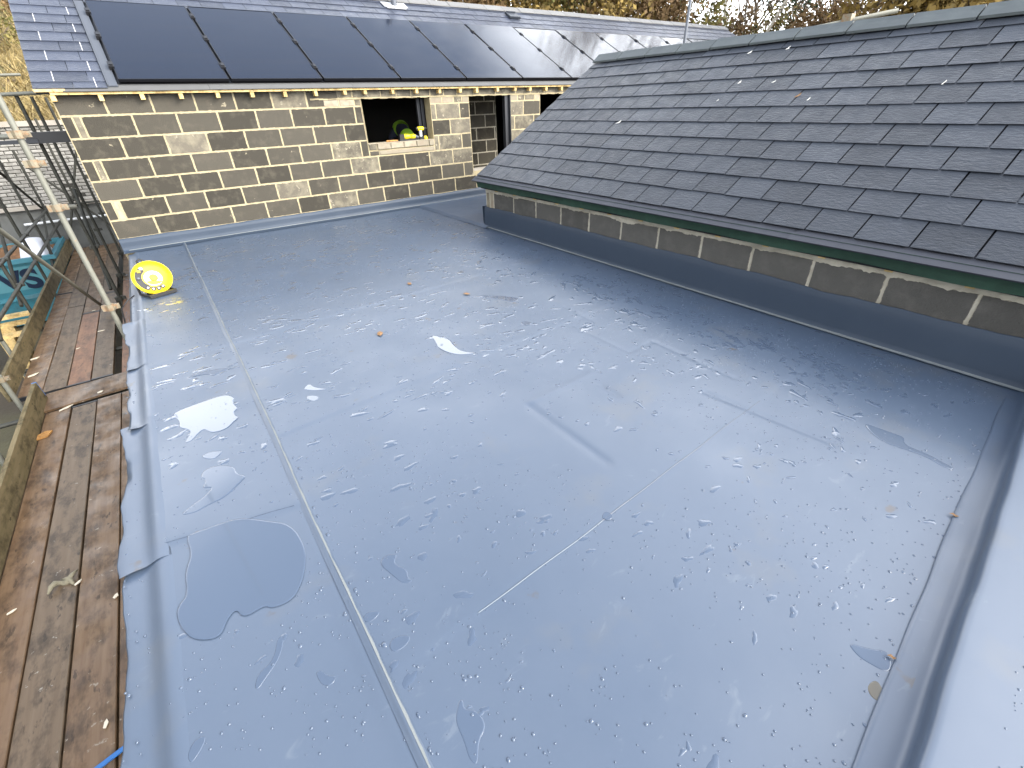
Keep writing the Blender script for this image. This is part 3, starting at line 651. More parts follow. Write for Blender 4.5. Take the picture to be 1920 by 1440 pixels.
# thick mortar bed over the openings, sill of brick slips
m = MB(); pts = np.linspace(2.75, XV, 90)
for i in range(len(pts)-1):
    m.box((pts[i], -.006, 1.588+.004*math.sin(i*1.7)), (pts[i+1], .01, 1.604+.005*math.sin(i*.9+1)))
m.build('mortar_bed', M['mortar'], wall)
sill = MB(); sill.box((3.47, .004, .82), (4.615, .2, .99)); sill_o = sill.build('window_sill', M['mortar'], house)
q = 3.475
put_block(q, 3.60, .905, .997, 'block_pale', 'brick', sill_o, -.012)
put_block(q, 3.63, .828, .898, 'block', 'brick', sill_o, -.004)
put_block(3.63, 4.612, .828, .898, 'slip', 'brick', sill_o, -.006)
q = 3.61
while q < 4.58:
    e = min(q+.225, 4.612); put_block(q, e, .905, .997, 'slip', 'brick', sill_o, -.016); q = e
m = MB(); m.box((3.47, -.018, .992), (4.615, .2, 1.0)); m.build('sill_top', M['slip'], sill_o)
# reveals: window and door
m = MB(); m.box((3.472, -.002, 1.0), (3.478, .2, 1.588)); m.build('reveal', M['mortar'], house)
m = MB()
for k in range(4): m.box((4.47+.035*k, .19+.05*k*0+.02*(k % 2), 1.0), (4.495+.035*k, .24, 1.588))
m.build('frame', M['dark'], house, )
df = MB(); df.box((6.12, .04, .44), (6.205, .12, 1.588)); df.box((6.205, .0, .44), (6.222, .2, 1.588)); df.build('door_frame', M['dark'], house)
m = MB(); m.box((5.36, .01, .40), (6.2, .3, .455)); m.build('door_step', M['coping'], house)
# inner wall seen through the door
iw = MB(); iw.box((5.2, 1.21, .15), (6.72, 1.31, 1.7)); iw_o = iw.build('partition', M['mortar_grey'], house)
for r_ in range(7):
    q = 5.2 + (.225 if r_ % 2 else 0) - .1
    while q < 6.72:
        put_block(max(q, 5.2), min(q+.45, 6.72), .16+.225*r_, .16+.225*(r_+1), 'block', 'block', iw_o, 1.21); q += .45
# roof slopes
PIT = .475; YE, ZE = 0.021, 1.815; EH = -.14; RL = 3.10
def far_m(x_, h_, n_=0.0):
    c_, s2 = math.cos(PIT), math.sin(PIT)
    return Matrix(((1, 0, 0, x_), (0, c_, -s2, YE+h_*c_-n_*s2), (0, s2, c_, ZE+h_*s2+n_*c_), (0, 0, 0, 1)))
B0 = far_m(0, 0)
rf = MB(); rf.box((-.09, EH, -.05), (XE+.1, RL, -.012), B0)
yr, zr = YE+RL*math.cos(PIT), ZE+RL*math.sin(PIT)
BK = Matrix(((1, 0, 0, 0), (0, -math.cos(PIT), math.sin(PIT), yr), (0, -math.sin(PIT)*-1*-1, math.cos(PIT), zr), (0, 0, 0, 1)))
rf.add([(-.09, yr, zr-.01), (XE+.1, yr, zr-.01), (XE+.1, yr+2.9, zr-1.49), (-.09, yr+2.9, zr-1.49), (-.09, yr, zr-.06), (XE+.1, yr, zr-.06), (XE+.1, yr+2.9, zr-1.54), (-.09, yr+2.9, zr-1.54)], [[0, 1, 2, 3], [4, 7, 6, 5], [0, 3, 7, 4], [1, 5, 6, 2], [3, 2, 6, 7]])
roof_o = rf.build('roof', M['underlay'], house)
SL = {}
def slate_mesh(w_, l_, mat):
    kk = (round(w_, 3), round(l_, 3), mat)
    if kk not in SL:
        m = MB(); m.box((0, 0, 0), (w_, l_, .0045)); me_ = fast_mesh('slate', m.v, m.f); me_.materials.append(M[mat]); SL[kk] = me_
    return SL[kk]
GA = .240; WS = .301; PX0, PWID, PH0, PH1 = .655, 1.164, -.045, 2.047
def far_slate(x0, x1, h, l=.29):
    tilt = Matrix.Rotation(-.030+rnd.gauss(0, .002), 4, 'X') @ Matrix.Rotation(rnd.gauss(0, .003), 4, 'Z')
    inst('slate', slate_mesh(x1-x0-.006, l, 'slate_far'), roof_o, far_m(x0+.003, h, .004+rnd.uniform(0, .001)) @ tilt)
h = EH; row = 0
rows = [EH] + [GA*k for k in range(0, 13)]
for row, h in enumerate(rows):
    off = 0.105 if row % 2 else -.05
    left_only = h < PH1-.1
    x_ = -.10 if off < 0 else -.10
    edges = [-.10]; q = -.10 + (.196 if row % 2 == 1 else .345)
    while q < XE+.1: edges.append(q); q += WS
    edges.append(XE+.1)
    for a, b in zip(edges[:-1], edges[1:]):
        if left_only:
            if a > .53: break
            b = min(b, .545)
        if h > RL-.12: continue
        far_slate(a, b, h, .285 if h+.285 < RL else RL-h)
# white clips showing in some joints at the verge end
for row, h in enumerate(rows[:9]):
    if row % 2 == 1 and row > 0:
        m = MB(); m.box((-.10+.196-.0025, h+.01, .0085), (-.10+.196+.0025, h+.22, .0125), B0); m.build('slate_clip', M['white'], roof_o)
    else:
        m = MB(); m.box((.444, h+.01, .0085), (.449, h+.22, .0125), B0); m.build('slate_clip', M['white'], roof_o)
# ridge tiles
def ridge_mesh(len_, wing, pit, th, mat, half=False):
    m = MB(); c_, s2 = math.cos(pit), math.sin(pit); n_ = 7
    sec = [(-wing*c_, -wing*s2), (-wing*.35*c_, -wing*.35*s2+.006), (0, .012), (wing*.35*c_, -wing*.35*s2+.006), (wing*c_, -wing*s2)]
    sec2 = [(a, b-th) for a, b in sec]; k = len(sec)
    for xx in (0, len_):
        m.v += [(xx, a, b) for a, b in sec] + [(xx, a, b) for a, b in sec2]
    for i in range(k-1):
        m.f.append([i, 2*k+i, 2*k+i+1, i+1]); m.f.append([k+i, k+i+1, 3*k+i+1, 3*k+i])
    m.f.append([0, k, 3*k, 2*k]); m.f.append([k-1, 3*k-1, 4*k-1, 2*k-1][::-1])
    m.f.append(list(range(k)) + [k+i for i in reversed(range(k))]); m.f.append([2*k+i for i in reversed(range(k))] + [3*k+i for i in range(k)])
    me_ = fast_mesh('ridge_tile', m.v, m.f); me_.materials.append(mat); return me_
rm = ridge_mesh(.443, .17, PIT, .018, M['ridge_far']); q = -.10
while q < XE:
    inst('ridge_tile', rm, roof_o, T(q, yr, zr+.036+rnd.uniform(-.003, .003)) @ Matrix.Rotation(rnd.gauss(0, .004), 4, 'Y')); q += .452
# eave: fascia batten, pale apron in lengths, rafter feet
m = MB(); m.box((.02, -.098, 1.698), (XE, -.066, 1.728)); m.build('fascia_batten', M['softwood'], house)
m = MB(); m.box((-.10, -.112, 1.726), (.16, -.05, 1.752)); m.build('eave_batten', M['softwood'], house)
ap = [.14, 1.55, 3.36, 4.66, 6.05, 7.9, 9.8, 11.7, 13.6, XE]
for a, b in zip(ap[:-1], ap[1:]):
    m = MB(); z_ = rnd.uniform(-.003, .003)
    m.add([(a, -.118, 1.725+z_), (b-.003, -.118, 1.725+z_), (b-.003, -.122, 1.730+z_), (a, -.122, 1.730+z_), (a, -.075, 1.776+z_), (b-.003, -.075, 1.776+z_), (a, .02, 1.80), (b-.003, .02, 1.80)], [[0, 1, 2, 3], [3, 2, 5, 4], [4, 5, 7, 6]])
    m.build('apron', M['apron'], house)
RAF = [.03, .443, .832, 1.22, 1.619, 2.016, 2.421, 2.826, 3.236, 3.535, 3.968, 4.365, 4.767, 5.151, 5.471, 5.894, 6.271, 6.605, 6.979, 7.357, 7.75, 8.15]
for q in RAF:
    m = MB(); m.box((q-.022, -.088, 1.640+rnd.uniform(-.006, .006)), (q+.022, .0, 1.698)); m.build('rafter', M['softwood'], house)
m = MB(); m.box((.03, -.062, 1.71), (XE, .003, 1.745)); m.build('soffit', M['underlay'], house)
# side flashing of the solar array
m = MB(); m.box((.548, EH+.02, .004), (PX0-.012, PH1+.05, .020), B0); m.box((.548, EH+.02, .02), (.556, PH1+.05, .032), B0); m.build('side_flashing', M['rail'], roof_o)
m = MB(); m.box((PX0, PH1+.004, .012), (PX0+13*PWID, PH1+.06, .024), B0); m.build('top_flashing', M['rail'], roof_o)
m = MB(); m.box((PX0, PH0, -.002), (PX0+13*PWID, PH1, .006), B0); m.build('array_tray', M['pv_frame'], roof_o)
# lead-flashed flue, dark vent slate
fm = far_m(5.38, 2.78, 0)
m = MB(); m.box((-.24, -.10, .016), (.24, .10, .024), fm); m.box((-.2, -.16, .017), (.18, -.10, .023), fm)
fl = m.build('flue_flashing', M['lead'], roof_o)
m = MB(); m.tube([fm @ Vector((0, 0, .0)), fm @ Vector((0, 0, 0))+Vector((0, 0, .5))], .055, 14); smooth_by_angle(m.build('flue_pipe', M['rail'], fl))
vm = far_m(8.1, 2.70, 0)
m = MB(); m.box((-.14, -.11, .014), (.14, .11, .05), vm); m.box((-.12, .085, .05), (.12, .105, .07), vm); m.build('vent_slate', M['slate'], roof_o)
# solar panels
ORD = ['first', 'second', 'third', 'fourth', 'fifth', 'sixth', 'seventh', 'eighth', 'ninth', 'tenth', 'eleventh', 'twelfth', 'thirteenth']
def make_panel():
    wd, ln = PWID-.024, PH1-PH0; t0, t1 = .020, .052
    fr = MB(); b_ = .012
    fr.box((0, 0, t0), (wd, b_, t1)); fr.box((0, ln-b_, t0), (wd, ln, t1)); fr.box((0, b_, t0), (b_, ln-b_, t1)); fr.box((wd-b_, b_, t0), (wd, ln-b_, t1))
    gl = MB(); gl.box((b_+.0005, b_+.0005, t0+.004), (wd-b_-.0005, ln-b_-.0005, t1-.002))
    cl = []
    for hh in (.16, .52, .84):
        c_ = MB(); c_.box((-.040, ln*hh-.06, .012), (.016, ln*hh+.06, .062)); c_.box((-.030, ln*hh-.035, .062), (.006, ln*hh+.035, .074)); cl.append(c_)
    return fr, gl, cl
frm, glm, clm = make_panel()
fme = fast_mesh('frame', frm.v, frm.f); fme.materials.append(M['pv_frame'])
gme = fast_mesh('glass', glm.v, glm.f); gme.materials.append(M['pv'])
cmes = []
for c_ in clm:
    cme = fast_mesh('clamp', c_.v, c_.f); cme.materials.append(M['black']); cmes.append(cme)
for i in range(13):
    w_ = far_m(PX0+PWID*i+.012, PH0, .0)
    p = bpy.data.objects.new('solar_panel', None); p.empty_display_size = .1; register(p, None, w_)
    tag(p, f'{ORD[i]} black solar panel from the left on the slate roof' if i else 'first black solar panel from the left, beside the grey flashing', 'solar panel', 'solar panels on the house roof')
    inst('frame', fme, p, w_); inst('glass', gme, p, w_ @ Matrix.Rotation(rnd.gauss(0, .0015), 4, 'X'))
    for cme in cmes: inst('clamp', cme, p, w_)

# ------------------------------------------------------------------ low slate building on the right
lowb = empty('slate_building', (6.4, -5, -2.3), 'low block building with a wide dark slate roof', 'building')
RX, RZ, RP, RG, RW = 4.148, .649, R(30.85), .2322, .3042
RV = -2.0225; RS = -9.6; RLEN = 2.55
def low_m(y_, h_, n_=0.0):
    # local x runs along -Y (towards the camera), local y up the slope, local z normal
    c_, s2 = math.cos(RP), math.sin(RP)
    return Matrix(((0, c_, -s2, RX+h_*c_-n_*s2), (-1, 0, 0, y_), (0, s2, c_, RZ+h_*s2+n_*c_), (0, 0, 0, 1)))
xr, zr2 = RX+RLEN*math.cos(RP), RZ+RLEN*math.sin(RP)
rf = MB(); rf.box((0.01, .0, -.05), (RV-RS, RLEN, -.012), low_m(RV, 0))
s2 = math.sin(RP)*RLEN; c2 = math.cos(RP)*RLEN
rf.add([(xr, RV-.01, zr2-.012), (xr, RS, zr2-.012), (xr+c2, RS, zr2-s2), (xr+c2, RV-.01, zr2-s2), (xr, RV-.01, zr2-.06), (xr, RS, zr2-.06), (xr+c2, RS, zr2-s2-.05), (xr+c2, RV-.01, zr2-s2-.05)], [[0, 1, 2, 3], [4, 7, 6, 5], [3, 2, 6, 7], [0, 3, 7, 4], [1, 5, 6, 2]])
lroof = rf.build('roof', M['underlay'], lowb)
for row in range(11):
    h = RG*row; off = .294 if row % 2 == 0 else .294-.152
    edges = [0.0]; q = off
    while q < 7.2: edges.append(q); q += RW
    edges.append(7.4)
    for a, b in zip(edges[:-1], edges[1:]):
        l_ = .285 if h+.285 < RLEN else RLEN-h
        tilt = Matrix.Rotation(-.032+rnd.gauss(0, .0025), 4, 'X') @ Matrix.Rotation(rnd.gauss(0, .0025), 4, 'Z')
        inst('slate', slate_mesh(b-a-.010, l_, 'slate'), lroof, low_m(RV-a-.005, h+rnd.uniform(-.003, .003), .0115+rnd.uniform(0, .002)) @ tilt)
rm = ridge_mesh(.455, .145, RP, .020, M['ridge']); q = RV+.01
while q > RS:
    inst('ridge_tile', rm, lroof, T(xr, q, zr2+.052+rnd.uniform(-.002, .002)) @ Matrix.Rotation(R(-90), 4, 'Z') @ Matrix.Rotation(rnd.gauss(0, .003), 4, 'Y')); q -= .468
# eave tray in overlapping lengths, green felt below it
for i, (a, b) in enumerate(((RV+.01, -3.42), (-3.40, -4.72), (-4.70, -6.23), (-6.21, -9.6))):
    m = MB(); d_ = .004*(i % 2)
    sec = [(4.06-d_, .600), (4.058-d_, .604), (4.12, .640), (4.22, .68)]
    for y_ in (a, b): m.v += [(sx, y_, sz) for sx, sz in sec] + [(sx+.003, y_, sz-.006) for sx, sz in sec]
    for k in range(3): m.f.append([k, k+1, 8+k+1, 8+k]); m.f.append([4+k, 12+k, 12+k+1, 4+k+1])
    m.f.append([0, 8, 12, 4]); m.f.append([0, 4, 5, 1]); m.f.append([1, 5, 6, 2]); m.f.append([8, 9, 13, 12]); m.f.append([9, 10, 14, 13])
    m.build('eave_tray', M['tray'], lowb)
m = MB(); ys = np.linspace(RV-.03, -9.6, 50)
for i in range(len(ys)-1):
    a, b = ys[i], ys[i+1]; e0, e1 = .006*math.sin(i*.9), .006*math.sin((i+1)*.9)
    m.add([(4.098, a, .632), (4.098, b, .632), (4.125+e1, b, .515+e1), (4.125+e0, a, .515+e0), (4.16, b, .52), (4.16, a, .52)], [[0, 3, 2, 1], [3, 5, 4, 2]])
m.build('felt', M['felt'], lowb)
m = MB(); m.box((4.16, -9.6, .50), (4.30, RV-.06, .63)); m.build('wall_plate', M['underlay'], lowb)
lw = MB(); lw.box((4.196, -9.6, -2.3), (4.40, -2.144, .52)); lw.box((4.196, -2.144, -2.3), (8.3, -2.34, .52)) if False else None
lwall = lw.build('wall', M['mortar_grey'], lowb)
m = MB(); m.box((4.40, -2.35, -2.3), (8.5, -2.144, .55)); m.box((8.3, -9.6, -2.3), (8.5, -2.35, .55))
m.add([(4.25, -2.16, .55), (8.5, -2.16, .55), (xr, -2.16, zr2-.08), (4.25, -2.3, .55), (8.5, -2.3, .55), (xr, -2.3, zr2-.08)], [[0, 2, 1], [3, 4, 5]])
m.build('gable_wall', M['block'], lowb)
def side_block(y0_, y1_, z0, z1, mat):
    me_ = block_mesh(y0_-y1_-.014, z1-z0-.012, .004, mat, rnd.randrange(3))
    inst('block', me_, lwall, Matrix(((0, 1, 0, 4.196), (-1, 0, 0, (y0_+y1_)/2), (0, 0, 1, (z0+z1)/2), (0, 0, 0, 1))) @ Matrix.Rotation(0, 4, 'Z'))
Y0 = -2.7774
for z0, z1 in ((.236, .468), (.01, .232)):
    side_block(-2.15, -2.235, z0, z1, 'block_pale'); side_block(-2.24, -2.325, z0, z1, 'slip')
    side_block(-2.33, Y0+.0, z0, z1, 'block_grey')
    q = Y0
    while q > -9.4: side_block(q, q-.45, z0, z1, 'block_grey'); q -= .45
# ragged bed of mortar on the top course and rafter ends
m = MB(); ys = np.linspace(-2.15, -9.4, 640); e = []; acc = .462
for q in ys: acc += rnd.gauss(0, .0035) + (.464-acc)*.12; e.append(min(.482, acc - .03*max(0, math.sin(q*2.3)*math.sin(q*5.1)-.45)))
m = MB()
for i in range(len(ys)-1):
    m.add([(4.1905, ys[i], .503), (4.1905, ys[i+1], .503), (4.1885, ys[i+1], .49), (4.1885, ys[i], .49), (4.1895, ys[i+1], e[i+1]), (4.1895, ys[i], e[i])], [[0, 3, 2, 1], [3, 5, 4, 2]])
m.build('mortar_bed', M['mortar_grey'], lwall)
q = -2.42
while q > -9.3:
    m = MB(); m.box((4.172, q-.022, .487), (4.25, q+.022, .528)); m.build('rafter', M['softwood'], lowb); q -= .40
# pale dry leaves on the slates
LEAF = [(5.121,-3.591,1.23,.075,'feather','largest pale curled leaf on the lower slates'),(5.426,-4.601,1.412,0.03,'feather','tiny pale leaf scrap in the middle of the slate roof'),(5.673,-4.651,1.56,.05,'feather','pale slanted leaf above the middle of the slate roof'),(6.123,-4.43,1.829,.06,'feather','upper left pale leaf just under the ridge tiles'),
        (6.13,-4.825,1.833,.06,'feather','upper right pale leaf just under the ridge tiles'),(5.462,-5.358,1.434,.07,'dead_leaf','brown dead leaf lying in a slate joint'),(5.413,-5.481,1.404,.04,'feather','small pale leaf right of the brown dead leaf'),(5.547,-6.351,1.485,.05,'feather','pale yellowish leaf on the right of the slate roof'),(5.656,-5.009,1.55,.045,'feather','pale leaf between two upper slate courses')]
for lx, ly, lz, sz, mt, lab in LEAF:
    m = MB(); a = rnd.uniform(.6, 1.3); pts_ = [(-sz/2, 0, .006), (-sz*.15, sz*.16, .0), (sz*.2, sz*.13, .002), (sz/2, 0, .012), (sz*.2, -sz*.1, .0), (-sz*.15, -sz*.12, .002), (0, 0, .008)]
    m.add(pts_, [[0, 5, 6], [5, 4, 6], [4, 3, 6], [3, 2, 6], [2, 1, 6], [1, 0, 6]])
    B_ = low_m(0, 0).to_3x3().to_4x4()
    o = m.build('leaf', M[mt], None, T(lx, ly, lz+.012) @ B_ @ Matrix.Rotation(a, 4, 'Z')); tag(o, lab, 'leaf', 'leaves on the slate roof')

# ------------------------------------------------------------------ site worker and tools at the window
WX, WY = 4.66, 1.0
wk = empty('person', (WX, WY, .15), 'person in hi-vis and navy jacket bending down inside the window opening', 'person')
def skin_body(name, verts, edges, radii, mat, parent, root=0):
    me_ = bpy.data.meshes.new(name); me_.from_pydata(verts, edges, [])
    o_ = bpy.data.objects.new(name, me_); COL.objects.link(o_)
    md = o_.modifiers.new('skin', 'SKIN'); md.use_smooth_shade = True
    for i_, sv in enumerate(me_.skin_vertices[0].data):
        r_ = radii[i_]; sv.radius = r_ if isinstance(r_, tuple) else (r_, r_); sv.use_root = (i_ == root)
    ss = o_.modifiers.new('sub', 'SUBSURF'); ss.levels = 2; ss.render_levels = 2
    dg = bpy.context.evaluated_depsgraph_get(); ev = o_.evaluated_get(dg)
    nm_ = bpy.data.meshes.new_from_object(ev); bpy.data.objects.remove(o_)
    nm_.name = name; nm_.materials.clear(); nm_.materials.append(mat)
    nm_.polygons.foreach_set('use_smooth', [True]*len(nm_.polygons))
    return register(bpy.data.objects.new(name, nm_), parent, I4)
def WP(a, b, c_): return (WX+a, WY+b, .15+c_)
# bent forwards away from the window: hips, waist, chest, neck, head, then legs and arms
bv = [WP(-.04, .0, .82), WP(-.03, .14, .90), WP(-.01, .30, .97), WP(.0, .44, .95), WP(.01, .56, .86), WP(.01, .66, .78),
      WP(-.13, .02, .72), WP(-.14, .10, .42), WP(-.14, .04, .06), WP(.06, .02, .72), WP(.08, .10, .42), WP(.08, .04, .06),
      WP(-.19, .42, .86), WP(-.22, .50, .62), WP(-.16, .60, .42), WP(.19, .42, .86), WP(.22, .50, .62), WP(.16, .60, .42)]
be = [(0, 1), (1, 2), (2, 3), (3, 4), (4, 5), (0, 6), (6, 7), (7, 8), (0, 9), (9, 10), (10, 11), (3, 12), (12, 13), (13, 14), (3, 15), (15, 16), (16, 17)]
br_ = [.125, .12, .13, .115, .055, .085, .085, .062, .045, .085, .062, .045, .06, .045, .032, .06, .045, .032]
skin_body('body', bv, be, br_, M['navy_cloth'], wk)
def band(name, pts_, rs_, mat):
    m_ = MB(); m_.tube(pts_, rs_, 24, False); return m_.build(name, mat, wk, smooth=True)
band('hi_vis_band', [WP(-.012, .26, .962), WP(-.006, .34, .975), WP(.0, .42, .965), WP(.004, .47, .94)], [.132, .142, .136, .112], M['hivis'])
band('hi_vis_band', [WP(-.04, -.02, .80), WP(-.038, .03, .845), WP(-.034, .08, .87)], [.126, .130, .128], M['hivis'])
m = MB(); m.lathe([(.001, .1), (.055, .088), (.088, .045), (.095, 0), (.085, -.05), (.05, -.085), (.001, -.095)], T(*WP(.01, .66, .78)), 16); m.build('hair', M['hair'], wk, smooth=True)
# tools on the sill
SZ = 1.002
d_ = empty('cordless_drill', (4.42, .08, SZ), 'yellow and black cordless drill standing upright on the window sill', 'drill')
def LM(o): return WM[o]
m = MB(); m.box((-.035, -.03, 0), (.045, .03, .045), LM(d_)); m.build('battery', M['black'], d_)
m = MB(); m.prism([(-.018, .045), (.018, .045), (.022, .13), (-.014, .13)], -.016, .016, LM(d_) @ Matrix(((1, 0, 0, 0), (0, 0, -1, 0), (0, 1, 0, 0), (0, 0, 0, 1)))); m.build('handle', M['white'], d_)
m = MB(); m.tube([LM(d_) @ Vector((-.05, 0, .155)), LM(d_) @ Vector((-.04, 0, .155)), LM(d_) @ Vector((.05, 0, .155)), LM(d_) @ Vector((.06, 0, .155))], [.02, .031, .031, .024], 14); m.build('motor_housing', M['yellow'], d_, smooth=True)
m = MB(); m.tube([LM(d_) @ Vector((.06, 0, .155)), LM(d_) @ Vector((.10, 0, .155))], [.022, .014], 12); m.tube([LM(d_) @ Vector((.1, 0, .155)), LM(d_) @ Vector((.16, 0, .155))], .004, 8); m.build('chuck', M['dark'], d_)
m = MB(); m.tube([LM(d_) @ Vector((-.075, 0, .155)), LM(d_) @ Vector((-.05, 0, .155))], [.024, .028], 12); m.build('rear_cap', M['black'], d_)
d_ = empty('angle_grinder', (4.2, .07, SZ), 'yellow power tool lying on its side on the window sill', 'power tool')
m = MB(); m.box((-.17, -.035, .0), (-.09, .035, .09), LM(d_)); m.build('battery', M['black'], d_)
m = MB(); m.tube([LM(d_) @ Vector((q_, 0, .055)) for q_ in (-.10, -.06, .0, .03)], [.03, .042, .036, .03], 12); m.build('motor_housing', M['yellow'], d_, smooth=True)
m = MB(); m.tube([LM(d_) @ Vector((q_, 0, z_)) for q_, z_ in ((.03, .05), (.09, .052), (.13, .05))], [.034, .036, .022], 12); m.build('gear_head', M['yellow'], d_, smooth=True)
m = MB(); m.tube([LM(d_) @ Vector((.11, 0, .05)), LM(d_) @ Vector((.18, 0, .035))], [.03, .014], 12); m.build('nose', M['rail'], d_)
m = MB(); m.box((4.02, .03, SZ), (4.36, .05, SZ+.02)); tag(m.build('spirit_level', M['dark']), 'thin dark level lying along the front of the sill', 'level')
m = MB(); m.tube([(3.80, .06, SZ+.012), (3.99, .05, SZ+.012)], [.012, .010], 8); tag(m.build('chisel', M['ply']), 'wooden handled tool at the left of the sill tools', 'hand tool')
m = MB(); m.lathe([(.001, .05), (.02, .048), (.03, .03), (.032, 0)], T(4.50, .07, SZ), 12); tag(m.build('tape_measure', M['yellow'], smooth=True), 'small round yellow tool right of the drill on the sill', 'tool')

# ------------------------------------------------------------------ cable reel
nrm = Vector((.10, -.86, .50)).normalized()
zl = nrm; xl = Vector((.97, .12, -.06)); xl = (xl-zl*xl.dot(zl)).normalized(); yl = zl.cross(xl)
RK = .84
rc = Vector((.285, -2.20, .156))
RMX = Matrix(((xl.x, yl.x, zl.x, rc.x), (xl.y, yl.y, zl.y, rc.y), (xl.z, yl.z, zl.z, rc.z), (0, 0, 0, 1))) @ Matrix.Scale(RK, 4)
reel = empty('cable_reel', (.285, -2.20, .005), 'yellow cable reel standing tilted on the flat roof by the loose edge', 'cable reel')
m = MB(); m.lathe([(.150, -.10), (.172, -.10), (.178, -.085), (.186, -.04), (.190, -.005), (.190, .004), (.184, .008), (.178, .002), (.168, -.012), (.13, -.028), (.085, -.034), (.001, -.034)], RMX, 48); smooth_by_angle(m.build('drum', M['yellow'], reel))
m = MB(); m.lathe([(.001, -.10), (.16, -.10)], RMX, 32); m.lathe([(.10, -.16), (.165, -.16), (.17, -.10)], RMX, 32); m.build('back_flange', M['black'], reel)
m = MB(); m.lathe([(.001, -.022), (.086, -.022), (.088, -.034)], RMX @ T(.006, -.006, 0), 32); lab_o = m.build('label_disc', M['pink_white'], reel)
m = MB(); m.lathe([(.001, -.012), (.034, -.012), (.042, -.022)], RMX @ T(.012, .0, 0), 20); m.build('hub', M['yellow'], lab_o)
m = MB(); m.prism([(.012+.084*math.cos(a), -.02+.06*math.sin(a)) for a in np.linspace(math.pi*1.05, math.pi*1.8, 12)] + [(-.01, -.03)], -.0215, -.0195, RMX); m.build('label_patch', M['yellow'], lab_o)
arc = np.linspace(R(118), R(236), 16); m = MB()
pol = [(.158*math.cos(a), .158*math.sin(a)) for a in arc] + [(.096*math.cos(a), .096*math.sin(a)) for a in arc[::-1]]
for i in range(15):
    q4 = [pol[i], pol[i+1], pol[30-i], pol[31-i]]
    m.add([RMX @ Vector((a, b, -.017+.02*(math.hypot(a, b)-.1))) for a, b in q4], [[0, 1, 2, 3]])
m.build('control_panel', M['black'], reel)
for i, a in enumerate((R(235), R(257), R(279), R(300))):
    mm = RMX @ Matrix.Rotation(a, 4, 'Z') @ T(.132, 0, -.016)
    s_o = MB().box((-.024, -.019, -.012), (.020, .019, .006), mm).build('socket', M['black'], reel)
    MB().box((-.010, -.010, .006), (.006, .008, .0085), mm).build('socket_cover', M['pink_white'], s_o)
MB().lathe([(.001, .004), (.012, .003), (.014, -.02)], RMX @ T(-.125, .01, 0), 14).build('switch', M['rail'], reel)
MB().box((-.115, .075, -.018), (-.085, .10, -.002), RMX).build('reset_button', M['yellow'], reel)
MB().lathe([(.001, -.004), (.016, -.006), (.018, -.02)], RMX @ T(-.07, .118, 0), 14).build('indicator', M['pink_white'], reel)
# black tubular stand with feet and top handle
pl_, pr_ = RMX @ Vector((-.15, -.13, -.14)), RMX @ Vector((.15, -.13, -.14))
fl_, fr_ = Vector((.225, -2.35, .017)), Vector((.425, -2.28, .017))
bl_, br2 = Vector((.14, -2.20, .017)), Vector((.36, -2.10, .017))
m = MB(); m.tube([bl_+Vector((0, 0, .10)), bl_, fl_, fr_, br2, br2+Vector((0, 0, .12))], .011, 10); m.build('stand', M['black'], reel, smooth=True)
MB().box((-.13, -.018, -.012), (.10, .018, .014), T(.335, -2.325, .02) @ Matrix.Rotation(R(18), 4, 'Z')).build('foot', M['black'], reel)
m = MB(); m.tube([bl_+Vector((0, 0, .12)), RMX @ Vector((-.08, .1, -.17)), RMX @ Vector((-.07, .18, -.13)), RMX @ Vector((-.075, .235, -.10)), RMX @ Vector((-.045, .255, -.10)), RMX @ Vector((-.02, .235, -.10)), RMX @ Vector((-.02, .18, -.13)), RMX @ Vector((.05, .1, -.17)), br2+Vector((0, 0, .12))], .009, 8); m.build('handle', M['black'], reel, smooth=True)
m = MB(); m.tube([Vector((.09, -2.20, .02)), Vector((.03, -2.25, .0)), Vector((-.04, -2.27, -.06)), Vector((-.12, -2.3, -.5)), Vector((-.18, -2.3, -1.1))], .006, 8); m.build('cable', M['black'], reel, smooth=True)

# ------------------------------------------------------------------ scaffold
ZD = -1.22
sc_o = empty('scaffold', (-1, 2, -2.3), 'tube scaffold with standards, rails and braces along the left side', 'scaffold')
def tube_part(name, a, b, mat='tube', r=.0242):
    m_ = MB(); m_.tube([a, b], r, 12); o_ = m_.build(name, M[mat], sc_o); smooth_by_angle(o_, 50); return o_
S1 = (-.084, -2.5)
tube_part('standard', (*S1, -2.3), (*S1, 4.2), 'tube', .021)
for (a, b, tp) in ((-.524, 2.306, 1.78), (-.532, 3.956, 1.80), (-.528, 5.98, 1.84)): tube_part('standard', (a, b, -2.3), (a, b, tp), 'tube_dark')
for b in (1.9, 3.85, 5.4, 7.2): tube_part('standard', (-1.56, b, -2.3), (-1.56, b, .95), 'tube_dark')
tube_part('guard_rail', (-1.50, -.9, -.22), (-1.50, 7.9, -.22), 'tube_dark'); tube_part('guard_rail', (-1.50, -.9, -.60), (-1.50, 7.9, -.60), 'tube_dark')
tube_part('brace', (-1.61, 3.2, 1.58), (-1.61, 7.33, -.24), 'tube_dark')
tube_part('brace', (-1.61, 7.2, -.25), (-1.61, 4.6, -1.3), 'tube_dark')
tube_part('brace', (-.70, 1.68, -1.10), (-.70, -2.9, 1.477), 'tube', .0225)
tube_part('end_rail', (-3.2, 2.26, 1.70), (-.24, 2.26, 1.795)); tube_part('end_rail', (-3.0, 2.26, 1.28), (-.40, 2.26, 1.29), 'tube', .034)
tube_part('end_rail', (-3.2, 5.93, 2.13), (-.72, 5.93, 2.20)); tube_part('end_rail', (-3.4, 4.0, 2.12), (-.93, 4.0, 2.16), 'tube', .03)
MB().box((-3.0, 2.0, 1.20), (-.50, 2.2, 1.245)).build('lift_board', M['dark'], sc_o)
